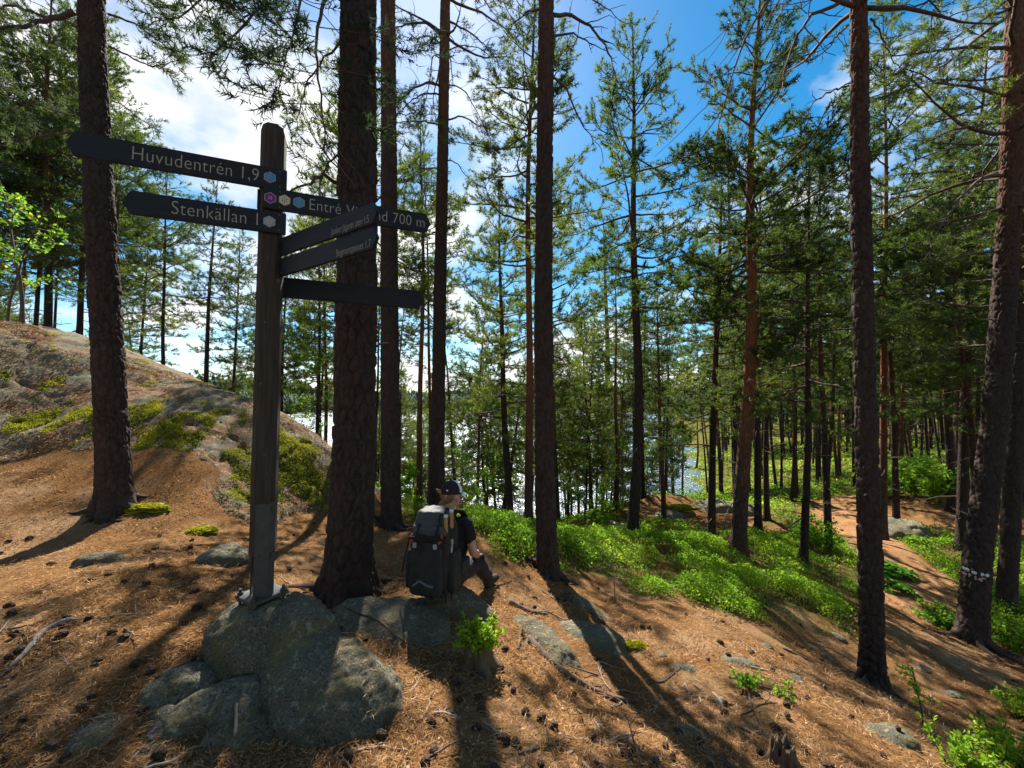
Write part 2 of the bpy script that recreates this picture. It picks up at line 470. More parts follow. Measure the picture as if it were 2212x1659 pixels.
# ------------------------------------------------------------------ terrain
_G = [  # picture x, picture y, distance along view
 (0,1659,1.62),(550,1659,1.70),(1106,1659,1.72),(1650,1659,2.05),(2212,1659,3.1),(2212,1500,4.6),(1885,1482,4.35),(2100,1390,6.0),
 (1300,1500,2.7),(1500,1400,3.4),(1700,1400,3.9),(1175,1240,4.9),(1300,1260,5.1),(1600,1310,5.0),(1850,1330,5.8),
 (1106,1180,5.0),(1020,1120,6.0),(845,1142,6.3),(755,1295,3.4),(700,1112,5.6),(480,1215,3.3),(250,1105,4.6),
 (0,1290,2.7),(0,1450,2.05),(300,1400,2.15),(1000,1300,3.3),(900,1450,2.3),(880,1200,4.3),
 (0,1000,5.3),(420,1000,5.3),(320,1040,5.0),(500,1070,5.2),
 (0,712,7.6),(190,770,7.5),(400,845,7.25),(545,885,6.95),(620,935,6.65),(690,990,6.4),(718,1060,6.15),(724,1112,5.9),
 (250,880,6.4),(80,900,6.2),(560,1000,6.0),(640,1000,6.1),(640,1098,5.6),(560,1120,5.1),
 (1365,1172,8.6),(1600,1200,8.2),(1735,1220,8.4),(1830,1115,14),(1500,1105,14),(1400,1072,17),(1900,1055,22),(2150,1055,19),(1700,1012,36),
 (1540,1178,9.6),(1960,1250,8.2),
]
_W = [(-8,9.6,2.1),(-8,12,1.0),(-5,9.6,.5),(-3,8.6,-.5),(-11,10,2.9),(-13,14,1.6),(-14,6,3.2),(-4,14,-2.2),(-1,9,-1.1),(1,9,-1.5),(0,12,-2.4),(2,12,-2.6),(0,20,-5.2),
 (-10,22,-3.6),(-10,27,-6.2),(0,28,-7.4),(-16,32,-7.6),(8,31,-7.4),(5,25,-5.6),(3.4,17,-3.2),(8,22,-4.1),(13,31,-6.3),(15,36,-7.4),
 (-5,60,-9),(-40,90,-10),(20,80,-9),(10,160,-10),(-60,170,-10),(45,160,-9),
 (26,50,-6.3),(24,40,-5.6),(45,90,-6.3),(70,160,-6),(60,60,-4.6),(40,30,-3.9),(30,15,-3.8),(15,6,-3.4),(10,3,-2.7),(6,0,-1.7),(3,-2,-.5),(0,-4,.2),(-4,-3,.5),(-8,0,1.0),
 (-6,-6,.6),(6,-6,-1.6),(-16,4,3.0),(-22,15,2.4),(-24,30,-3),(-45,40,-6),(-50,10,2),(110,150,-4),(120,60,-4),(60,15,-4.5),(60,0,-5),(30,0,-4.4),(-40,-4,2.2),(-60,60,-9),(200,170,-3),(-200,170,-10),(-150,40,-4),(200,30,-5)]
_P = np.array([at(*g) for g in _G] + [np.array(w, float) for w in _W])
def _tps(r2):
    return np.where(r2 > 1e-9, 0.5 * r2 * np.log(np.maximum(r2, 1e-9)), 0.0)
# distances are compressed far away so the near points stay well conditioned
def _warp(x, y):
    r = np.sqrt(x * x + y * y) + 1e-6
    k = np.where(r > 12, (12 + 9 * np.log(np.maximum(r, 12) / 12)) / r, 1.0)
    return x * k, y * k
_wx, _wy = _warp(_P[:, 0], _P[:, 1])
_n = len(_P)
_A = np.zeros((_n + 3, _n + 3))
_r2 = (_wx[:, None] - _wx[None]) ** 2 + (_wy[:, None] - _wy[None]) ** 2
_A[:_n, :_n] = _tps(_r2) + np.eye(_n) * 0.05
_A[:_n, _n] = 1; _A[:_n, _n + 1] = _wx; _A[:_n, _n + 2] = _wy
_A[_n, :_n] = 1; _A[_n + 1, :_n] = _wx; _A[_n + 2, :_n] = _wy
_b = np.zeros(_n + 3); _b[:_n] = _P[:, 2]
_sol = np.linalg.solve(_A, _b)
def hbase(x, y):
    x = np.atleast_1d(np.asarray(x, float)); y = np.atleast_1d(np.asarray(y, float))
    sh = x.shape; x, y = x.ravel(), y.ravel()
    out = np.empty(len(x))
    for i in range(0, len(x), 20000):
        wx, wy = _warp(x[i:i + 20000], y[i:i + 20000])
        r2 = (wx[:, None] - _wx[None]) ** 2 + (wy[:, None] - _wy[None]) ** 2
        out[i:i + 20000] = _tps(r2) @ _sol[:_n] + _sol[_n] + _sol[_n + 1] * wx + _sol[_n + 2] * wy
    return out.reshape(sh)
def H(x, y):
    x = np.atleast_1d(np.asarray(x, float)); y = np.atleast_1d(np.asarray(y, float))
    far = sstep(6, 14, y)
    z = hbase(x, y)
    z = z + (fbm(x * 1.1, y * 1.1, 3, 3) - .5) * (.10 + .25 * far) + (fbm(x * 4.5, y * 4.5, 8, 3) - .5) * .055 + (fbm(x * 14, y * 14, 11, 2) - .5) * .022
    z = z + (fbm(x * .35, y * .35, 5, 2) - .5) * .9 * far
    return z
def h1(x, y): return float(H(x, y)[0])
_T = np.concatenate([np.linspace(.8, 12, 1400), np.linspace(12.01, 160, 2600)])
def ground_at(px, py):
    r = ray(px, py)
    z = CAMZ + r[2] * _T
    hit = np.nonzero(z < H(r[0] * _T, _T))[0]
    t = _T[hit[0]] if len(hit) else 150.0
    return np.array([r[0] * t, t, CAMZ + r[2] * t])

# --- zones on the ground (world space)
_gb = np.array([ground_at(*p)[:2] for p in [(870,1120),(1030,1152),(1110,1192),(1215,1243),(1330,1266),(1450,1295),(1600,1328),(1720,1346),(1850,1338),(1950,1330)]])
_gb = _gb[np.argsort(_gb[:, 0])]
_trail_pts = np.array([ground_at(*p)[:2] for p in [(2070,1440),(2018,1350),(1988,1290),(1966,1240),(1940,1203),(1900,1178),(1868,1152),(1840,1132),(1790,1120)]] + [np.array([15.0, 18.0])])
def seg_dist(x, y, pts):
    d = np.full(np.shape(x), 1e9)
    for a, b in zip(pts[:-1], pts[1:]):
        ab = b - a; L = ab @ ab + 1e-9
        t = np.clip(((x - a[0]) * ab[0] + (y - a[1]) * ab[1]) / L, 0, 1)
        d = np.minimum(d, np.hypot(x - a[0] - t * ab[0], y - a[1] - t * ab[1]))
    return d
_clear = [(ground_at(1500,1108)[:2], 2.6), (ground_at(1980,1125)[:2], 3.2), (ground_at(1700,1155)[:2], 1.0), (np.array([3.2,8.2]),.35)]
def green_mask(x, y):
    yb = np.interp(x, _gb[:, 0], _gb[:, 1])
    yb = np.where(x < _gb[0, 0], _gb[0, 1] + (_gb[0, 0] - x) * 1.2, yb)
    yb = np.where(x > _gb[-1, 0], _gb[-1, 1] - (x - _gb[-1, 0]) * .35, yb)
    g = sstep(-.25, .35, y - yb + (fbm(x * 2.5, y * 2.5, 21, 4) - .5) * 1.7 - .1)
    g = g * sstep(.45, .95, seg_dist(x, y, _trail_pts) + (fbm(x * 2, y * 2, 22, 2) - .5) * .5 - .02 * y + .1)
    for c, r in _clear:
        g = g * sstep(.75, 1.15, np.hypot(x - c[0], (y - c[1])) / r + (fbm(x * 1.5, y * 1.5, 23, 2) - .5) * .6)
    return g

ny = 380
yy = np.concatenate([np.linspace(-9, .2, 24)[:-1], -1.3 + 1.5 * np.exp(np.linspace(0, math.log((175 + 1.3) / 1.5), ny))])
uu = np.linspace(-1, 1, 430); uu = np.sign(uu) * (np.abs(uu) * .55 + .45 * np.abs(uu) ** 2.2)
Yg, Ug = np.meshgrid(yy, uu, indexing='ij')
Xg = Ug * (7 + 1.75 * np.maximum(Yg, 0))
Zg = H(Xg, Yg)
gm = green_mask(Xg, Yg)
ground_me = npmesh('ground', np.stack([Xg, Yg, Zg], -1).reshape(-1, 3), grid_faces(len(yy), len(uu)), True, {'green': gm.ravel()})
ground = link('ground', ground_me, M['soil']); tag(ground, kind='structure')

# --- trodden trail, a thin draped sheet
def draped_strip(name, pts, hw, mat, n=90, m=9, seed=1, lift=.022):
    pts = np.asarray(pts); d = np.r_[0, np.cumsum(np.hypot(*(np.diff(pts, axis=0).T)))]
    s = np.linspace(0, d[-1], n)
    x = np.interp(s, d, pts[:, 0]); y = np.interp(s, d, pts[:, 1])
    for _ in range(3):
        x[1:-1] = (x[:-2] + 2 * x[1:-1] + x[2:]) / 4; y[1:-1] = (y[:-2] + 2 * y[1:-1] + y[2:]) / 4
    tx, ty = np.gradient(x), np.gradient(y); L = np.hypot(tx, ty); nx, nyy = -ty / L, tx / L
    w = hw * (1 + (fbm(s * 1.3, s * 0, seed, 3) - .5) * .9) * np.interp(s / s[-1], [0, .08, 1], [.6, .95, 1.3])
    u = np.linspace(-1, 1, m)
    X = x[:, None] + nx[:, None] * w[:, None] * u; Y = y[:, None] + nyy[:, None] * w[:, None] * u
    Z = H(X, Y) + lift - .07 * sstep(.7, 1, np.abs(u))[None, :] - .06 * (1 - sstep(0, .22, s / s[-1]))[:, None]
    me = npmesh(name, np.stack([X, Y, Z], -1).reshape(-1, 3), grid_faces(n, m))
    return link(name, me, mat)
tag(draped_strip('trail', _trail_pts, .85, M['trail']), kind='structure')

# --- lake and far shore
lw = np.array([[-1200, 14, -7.0], [1200, 14, -7.0], [1200, 1400, -7.0], [-1200, 1400, -7.0]])
tag(link('lake', npmesh('lake', lw, np.array([[0, 1, 2, 3]]), False), M['water']), kind='structure')
az = np.radians(np.linspace(-80, 80, 240)); rr = np.concatenate([np.linspace(330, 460, 10), np.linspace(480, 1300, 16)])
Ag, Rg = np.meshgrid(az, rr, indexing='ij')
shore = 350 + 90 * (fbm(np.degrees(Ag) * .06 + 9, Ag * 0, 31, 3) - .5) * 2
prof = sstep(0, 330, Rg - shore) * (14 + 46 * fbm(np.degrees(Ag) * .05, Rg * .004, 33, 3) + 22 * sstep(-.30, -.62, Ag))
HX, HY = np.sin(Ag) * Rg, np.cos(Ag) * Rg
HZ = np.where(Rg < shore, -9.0, -7.0 + prof * .55 + .6)
hills = link('far_hills', npmesh('far_hills', np.stack([HX, HY, HZ], -1).reshape(-1, 3), grid_faces(len(az), len(rr))), M['hill'])
tag(hills, kind='structure')
rng = np.random.default_rng(5)
N = 6500
fa = rng.uniform(-1.15, 1.15, N); fr = 340 + 560 * rng.random(N) ** 1.6
fshore = 350 + 90 * (fbm(np.degrees(fa) * .06 + 9, fa * 0, 31, 3) - .5) * 2
k = fr > fshore + 3; fa, fr, fshore = fa[k], fr[k], fshore[k]
fp = sstep(0, 330, fr - fshore) * (14 + 46 * fbm(np.degrees(fa) * .05, fr * .004, 33, 3) + 22 * sstep(-.30, -.62, fa))
fz = -7.0 + fp * .55
fx, fy = np.sin(fa) * fr, np.cos(fa) * fr
n = len(fx); th = rng.uniform(7, 15, n); tr = th * rng.uniform(.16, .27, n)
ang = np.arange(5) * 2 * np.pi / 5
base = np.stack([fx[:, None] + np.cos(ang) * tr[:, None] * rng.uniform(.7, 1.3, (n, 5)), fy[:, None] + np.sin(ang) * tr[:, None], fz[:, None] + th[:, None] * rng.uniform(.05, .2, (n, 5))], -1)
mid = np.stack([fx[:, None] + np.cos(ang + .5) * tr[:, None] * .75 * rng.uniform(.6, 1.3, (n, 5)), fy[:, None] + np.sin(ang + .5) * tr[:, None] * .75, fz[:, None] + th[:, None] * rng.uniform(.5, .72, (n, 5))], -1)
top = np.stack([fx, fy, fz + th], -1)[:, None, :]
Vf = np.concatenate([base, mid, top], 1)
q = np.array([[i, (i + 1) % 5, 5 + (i + 1) % 5, 5 + i] for i in range(5)]); tt = np.array([[5 + i, 5 + (i + 1) % 5, 10] for i in range(5)])
off = (np.arange(n) * 11)[:, None, None]
me = npmesh('far_shore_forest', Vf.reshape(-1, 3), [(q[None] + off).reshape(-1, 4), (tt[None] + off).reshape(-1, 3)], False, {'tint': np.repeat(rng.random(n), 11)})
tag(link('far_shore_forest', me, M['farforest']), 'dark green forest covering the hills across the lake', 'forest', kind='stuff')

# --- rounded rock outcrop on the left
_front = np.array([ground_at(*p)[:2] for p in [(-300,1010),(0,1010),(150,990),(250,1000),(330,985),(425,985),(470,1060),(500,1112),(560,1135),(640,1106),(725,1112)]])
_back = np.array([[-2.2, 7.6], [-3.6, 9.0], [-6, 10.6], [-9, 12.5], [-14, 14], [-17, 9]])
_poly = np.concatenate([_front, _back])
def poly_sdf(x, y, poly):
    d = seg_dist(x, y, np.concatenate([poly, poly[:1]]))
    ins = np.zeros(np.shape(x), bool)
    for a, b in zip(poly, np.roll(poly, -1, 0)):
        c = ((a[1] > y) != (b[1] > y)) & (x < (b[0] - a[0]) * (y - a[1]) / (b[1] - a[1] + 1e-12) + a[0])
        ins ^= c
    return np.where(ins, d, -d)
_moss = [(165,905,.34),(60,925,.22),(360,962,.36),(335,940,.3),(315,905,.25),(620,985,.42),(630,1050,.42),(600,1080,.35),(560,1040,.28),(690,1040,.35),(540,1085,.25),(520,1000,.2),(440,920,.18),(470,905,.15),(245,905,.3),(110,935,.2),(660,1000,.3)]
_mossw = [(ground_at(a, b)[:2], r) for a, b, r in _moss]
def moss_mask(x, y):
    m = np.zeros(np.shape(x))
    for c, r in _mossw:
        m = np.maximum(m, 1 - np.hypot(x - c[0], y - c[1]) / (r * 1.45))
    return sstep(.28, .62, m + (fbm(x * 5, y * 5, 41, 4) - .5) * 2.1)
ox = np.linspace(-17, -1.8, 330); oy = np.linspace(4.2, 14, 230)
OX, OY = np.meshgrid(ox, oy, indexing='xy')
sd = poly_sdf(OX, OY, _poly) + (fbm(OX * 1.6, OY * 1.6, 44, 3) - .5) * .5
OZ = H(OX, OY) + np.interp(sd, [-.6, -.1, .12, .5, 1.2], [-.5, -.12, .03, .075, .10])
OZ = OZ + np.where(sd > 0, (fbm(OX * .9 + OY * .5, OY * 2.2 - OX * .8, 45, 4) - .5) * .12 + (fbm(OX * 5 + OY, OY * 7, 46, 4) - .5) * .05, 0)
crk = np.abs(fbm(OX * 1.0 + OY * .3, OY * 1.6, 47, 3) - .5)
OZ = OZ - .07 * (1 - sstep(0.0, .022, crk)) * (sd > .2) + .022 * sstep(.5, .53, fbm(OX * .8 - OY * .6, OY * 1.1 + OX * .4, 49, 3)) * sstep(.1, .6, sd)
mk = moss_mask(OX, OY) * (sd > 0)
OV = np.stack([OX, OY, OZ], -1).reshape(-1, 3)
OF = grid_faces(len(oy), len(ox))
keep = (sd.ravel()[OF] > -.55).any(1)
OF = OF[keep]
out_me = npmesh('rock_outcrop', OV, OF, True, {'moss': mk.ravel()})
outcrop = link('rock_outcrop', out_me, M['outcrop'])
tag(outcrop, 'huge smooth grey rock dome with yellow moss and needle litter, rising behind the signpost', 'rock')
_out_bvh = BVHTree.FromPolygons([tuple(v) for v in OV], [tuple(f) for f in OF])
_g_bvh = BVHTree.FromPolygons([tuple(v) for v in np.stack([Xg, Yg, Zg], -1).reshape(-1, 3)], [tuple(f) for f in grid_faces(len(yy), len(uu))])
SURF = [_g_bvh, _out_bvh]
def surf_at(px, py):
    o = Vector((0, 0, CAMZ)); d = Vector(ray(px, py)).normalized(); best = None
    for b in SURF:
        hit = b.ray_cast(o, d)
        if hit[0] is not None and (best is None or hit[3] < best[3]): best = hit
    return best
def drop(x, y, ztop=30.0):
    best = None
    for b in SURF:
        hit = b.ray_cast(Vector((x, y, ztop)), Vector((0, 0, -1)))
        if hit[0] is not None and (best is None or hit[0].z > best[0].z): best = hit
    return best
# ------------------------------------------------------------------ tree building
class Tubes:
    def __init__(s): s.V, s.F, s.n = [], [], 0
    def add(s, pts, rad, sides=5, cap=True):
        pts = np.asarray(pts, float); rad = np.asarray(rad, float); k = len(pts)
        t = np.gradient(pts, axis=0); t /= np.linalg.norm(t, axis=1)[:, None] + 1e-9
        up = np.array([0, 0, 1.0]) if abs(t[:, 2]).mean() < .8 else np.array([1.0, 0, 0])
        a = np.cross(t, up); a /= np.linalg.norm(a, axis=1)[:, None] + 1e-9
        b = np.cross(t, a)
        th = np.arange(sides) * 2 * np.pi / sides
        ring = pts[:, None] + rad[:, None, None] * (np.cos(th)[None, :, None] * a[:, None] + np.sin(th)[None, :, None] * b[:, None])
        s.V.append(ring.reshape(-1, 3)); s.F.append(grid_faces(k, sides, True) + s.n); s.n += k * sides
    def mesh(s, name): return npmesh(name, np.concatenate(s.V), np.concatenate(s.F))
def unit(v):
    v = np.asarray(v, float); return v / (np.linalg.norm(v) + 1e-9)
def path(rng, p, d, L, n, wob=.12, grav=0.0, lift=0.0):
    p = np.array(p, float); d = unit(d); out = [p.copy()]
    for i in range(n):
        d = unit(d + rng.normal(0, wob, 3) + np.array([0, 0, grav * (1 - i / n) + lift * (i / n)]))
        p = p + d * L / n; out.append(p.copy())
    return np.array(out)
def along(pts, s):
    i = min(int(s * (len(pts) - 1)), len(pts) - 2); f = s * (len(pts) - 1) - i
    return pts[i] * (1 - f) + pts[i + 1] * f, unit(pts[i + 1] - pts[i])
def needle_mesh(name, P, D, rng, K=14, shoot=.16, nl=.075, nw=.0055, spread=.75):
    P = np.asarray(P); D = np.asarray(D); N = len(P)
    t = rng.random((N, K)) ** .8
    base = P[:, None] + D[:, None] * (t * shoot)[..., None]
    r = rng.normal(0, 1, (N, K, 3)); r /= np.linalg.norm(r, axis=2)[..., None]
    d = D[:, None] * (1 - spread * .45) + r * spread; d /= np.linalg.norm(d, axis=2)[..., None]
    w = np.cross(d, rng.normal(0, 1, (N, K, 3))); w /= np.linalg.norm(w, axis=2)[..., None] + 1e-9
    L = nl * rng.uniform(.7, 1.25, (N, K, 1))
    a = base - w * nw; b = base + w * nw; c = base + d * L
    V = np.stack([a, b, c], 2).reshape(-1, 3)
    return npmesh(name, V, np.arange(len(V)).reshape(-1, 3), False)
class Crown:
    def __init__(s, seed): s.rng = np.random.default_rng(seed); s.t = Tubes(); s.P, s.D = [], []
    def spray(s, pts, L, r, bare=.22, dens=1.0, fol=1.0, sub=.42):
        """side branchlets and needle tufts along a limb"""
        rng = s.rng; nb = max(3, int(L / .15 * dens)); side = 1
        for q in np.linspace(bare, .98, nb):
            p, d = along(pts, min(.999, max(0, q + rng.normal(0, .02)))); side = -side
            a = side * rng.uniform(.55, 1.15); ca, sa = math.cos(a), math.sin(a)
            nd = unit([d[0] * ca - d[1] * sa, d[0] * sa + d[1] * ca, d[2] * .5 + rng.uniform(-.18, .42)])
            l = L * sub * (1.12 - q * .75) * rng.uniform(.55, 1.25)
            l = max(.12, min(l, 1.1))
            bp = path(rng, p, nd, l, 4, .22, -.02, .10)
            s.t.add(bp, np.linspace(max(.004, r * .28), .003, 5), 3)
            if rng.random() > fol: continue
            nt = max(2, int(l / .055 * dens))
            for qq in np.linspace(.30, 1, nt):
                pp, dd = along(bp, min(.999, qq))
                jit = rng.normal(0, .42, 3); jit[2] = abs(jit[2]) * .8 + .12
                s.P.append(pp + rng.normal(0, .025, 3)); s.D.append(unit(dd + jit))
        for qq in (.9, .96, 1):
            pp, dd = along(pts, min(.999, qq)); s.P.append(pp); s.D.append(unit(dd + rng.normal(0, .3, 3) + np.array([0, 0, .2])))
    def limb(s, p0, d0, L, r, n=7, wob=.13, grav=-.05, lift=.10, sides=5, **kw):
        pts = path(s.rng, p0, d0, L, n, wob, grav, lift)
        s.t.add(pts, np.linspace(r, max(.004, r * .22), n + 1), sides)
        s.spray(pts, L, r, **kw); return pts
    def dead(s, p0, d0, L, r):
        pts = path(s.rng, p0, d0, L, 5, .22, -.08, -.03)
        s.t.add(pts, np.linspace(r, .004, 6), 4)
        for q in (.4, .6, .8):
            if s.rng.random() < .8:
                p, d = along(pts, q)
                b = path(s.rng, p, unit(d + s.rng.normal(0, .6, 3)), L * .3 * s.rng.uniform(.6, 1.2), 3, .2)
                s.t.add(b, np.linspace(r * .4, .003, 4), 3)
def trunk_line(rng, Ht, bend=.12, n=26):
    z = np.concatenate([[-.35, -.1], np.linspace(0, 1, n) ** 1.25 * Ht])
    ph = rng.uniform(0, 6.28, 4); s = np.clip(z / Ht, 0, 1)
    x = bend * (np.sin(s * 4 + ph[0]) - math.sin(ph[0])) + bend * .3 * (np.sin(s * 11 + ph[2]) - math.sin(ph[2]))
    y = bend * (np.sin(s * 3.4 + ph[1]) - math.sin(ph[1]))
    return np.stack([x, y, z], -1)
def trunk_rad(z, Ht, r0, flare=.55):
    s = np.clip(z / Ht, 0, 1)
    return r0 * ((1 - s) ** .75 * .94 + .05) * (1 + flare * np.exp(-np.maximum(z, 0) / (r0 * 1.6)) * (z > -1))
def pine(seed, Ht, cb, R, whorl, r0, dens=1.0, K=18, top=.35, nl=.088, nw=.0075, deadn=10, mat='bark', fol=1.0, gap=.0, bend=.10, rpow=.7):
    """one pine as three meshes: trunk, limbs, crown"""
    c = Crown(seed); rng = c.rng
    line = trunk_line(rng, Ht, bend); rad = trunk_rad(line[:, 2], Ht, r0)
    tt = Tubes(); tt.add(line, rad, 12)
    def tp(z): return np.array([np.interp(z, line[:, 2], line[:, 0]), np.interp(z, line[:, 2], line[:, 1]), z]), np.interp(z, line[:, 2], rad)
    z = cb * Ht; az = rng.uniform(0, 6.28)
    while z < Ht * .985:
        t = (z - cb * Ht) / (Ht * (1 - cb))
        prof = (1 - t) ** rpow * (.62 + .5 * min(1, t * 3.2)) + .06
        nb = rng.integers(3, 6) if t > .08 else rng.integers(2, 4)
        for k in range(nb):
            az += 6.283 / nb + rng.normal(0, .35)
            if rng.random() < gap: continue
            L = R * prof * rng.uniform(.6, 1.2)
            el = -.12 + .95 * t ** 1.3 + rng.normal(0, .13)
            p, rr = tp(z + rng.normal(0, whorl * .2))
            c.limb(p + rr * .4 * np.array([math.cos(az), math.sin(az), 0]), [math.cos(az) * math.cos(el), math.sin(az) * math.cos(el), math.sin(el)], L,
                   max(.007, min(rr * .42, .010 + L * .011)), dens=dens, fol=fol, bare=.30 if t < .5 else .18)
        z += whorl * rng.uniform(.7, 1.3)
    p, rr = tp(Ht * .995); c.spray(np.array([tp(Ht * .9)[0], tp(Ht * .95)[0], p]), .5, .012, bare=.1)
    for i in range(deadn):
        zz = rng.uniform(.14, 1) * cb * Ht; a = rng.uniform(0, 6.28); p, rr = tp(zz)
        c.dead(p, [math.cos(a), math.sin(a), rng.uniform(-.35, .25)], rng.uniform(.2, .75) * R * .6 + .1, .008 + rng.random() * .006)
    return dict(trunk=tt.mesh('pine_trunk'), limbs=c.t.mesh('pine_limbs'), crown=needle_mesh('pine_needles', c.P, c.D, rng, K, .15, nl, nw), H=Ht, r0=r0, mat=mat)
def place_pine(pr, name, loc, Ht, dia, lean=(0, 0), rz=0.0, label=None, group=None, mat=None, needles='needles'):
    """an Empty at the foot with trunk, limbs and crown as children; copies share meshes"""
    r = empty(name, loc); s = Ht / pr['H']
    r.rotation_euler = Euler((lean[1], lean[0], rz), 'XYZ')
    r.scale = (s, s, s)
    k = dia / 2 / (pr['r0'] * s)
    m = M[mat or pr['mat']]
    for nm, key, mt in (('trunk', 'trunk', m), ('limbs', 'limbs', M['limb']), ('crown', 'crown', M[needles])):
        o = bpy.data.objects.new(nm, pr[key]); COL.objects.link(o); o.parent = r
        if not pr[key].materials: pr[key].materials.append(mt)
        if key == 'limbs': o['kind'] = 'stuff'
        if key == 'trunk':
            o.scale = (k, k, 1)
            if mat and pr[key].materials[0] is not m:
                o.material_slots[0].link = 'OBJECT'; o.material_slots[0].material = m
    return tag(r, label, 'tree', group)

# ---- big near trunks with modelled bark
def near_trunk(name, pts, radii, flare, seed, du=.012, plate=.055, depth=.014, lobes=5, parent=None):
    """pts: world centre line from below ground upward"""
    pts = np.asarray(pts, float)
    d = np.r_[0, np.cumsum(np.linalg.norm(np.diff(pts, axis=0), axis=1))]
    n = int(d[-1] / (du * 1.25)); s = np.linspace(0, d[-1], n)
    c = np.stack([np.interp(s, d, pts[:, i]) for i in range(3)], -1)
    for _ in range(40):
        c[1:-1] = (c[:-2] + 2 * c[1:-1] + c[2:]) / 4
    R = np.interp(s, d, radii)
    m = max(24, int(2 * np.pi * R.max() / du))
    th = np.arange(m) * 2 * np.pi / m
    zz = s - .35
    fl = flare * np.exp(-np.maximum(zz, 0) / (R[0] * 1.15))
    rs = np.random.default_rng(seed); ph = rs.uniform(0, 6.28, 4)
    lob = 1 + .42 * np.cos(lobes * th + ph[0]) + .25 * np.cos((lobes - 2) * th + ph[1])
    T, S = np.meshgrid(th, s, indexing='xy')
    wrap = max(6, int(round(2 * np.pi * R.mean() / plate)))
    u = T / (2 * np.pi) * wrap; v = S / (plate * 2.3)
    w1 = fbm(u * .7, v * .9, seed, 2)
    f1, f2, cid = worley(u + (w1 - .5) * .9, v + (fbm(u * 1.3 + 7, v * 1.1, seed + 3, 2) - .5) * .8, seed, wrap)
    e = sstep(.02, .26, f2 - f1)
    f1b, f2b, _ = worley(u * 2.0, v * 2.6, seed + 4, wrap * 2)
    disp = depth * (e * (.7 + .6 * cid) + .28 * sstep(0, .2, f2b - f1b) + .5 * (fbm(u * 1.0, v * .5, seed + 8, 3) - .5)) - depth
    rad = R[:, None] * (1 + fl[:, None] * lob[None]) + disp
    V = c[:, None] + rad[..., None] * np.stack([np.cos(T), np.sin(T), np.zeros_like(T)], -1)
    return link(name, npmesh(name, V.reshape(-1, 3), grid_faces(n, m, True)), M['bark_near'], parent), c, s
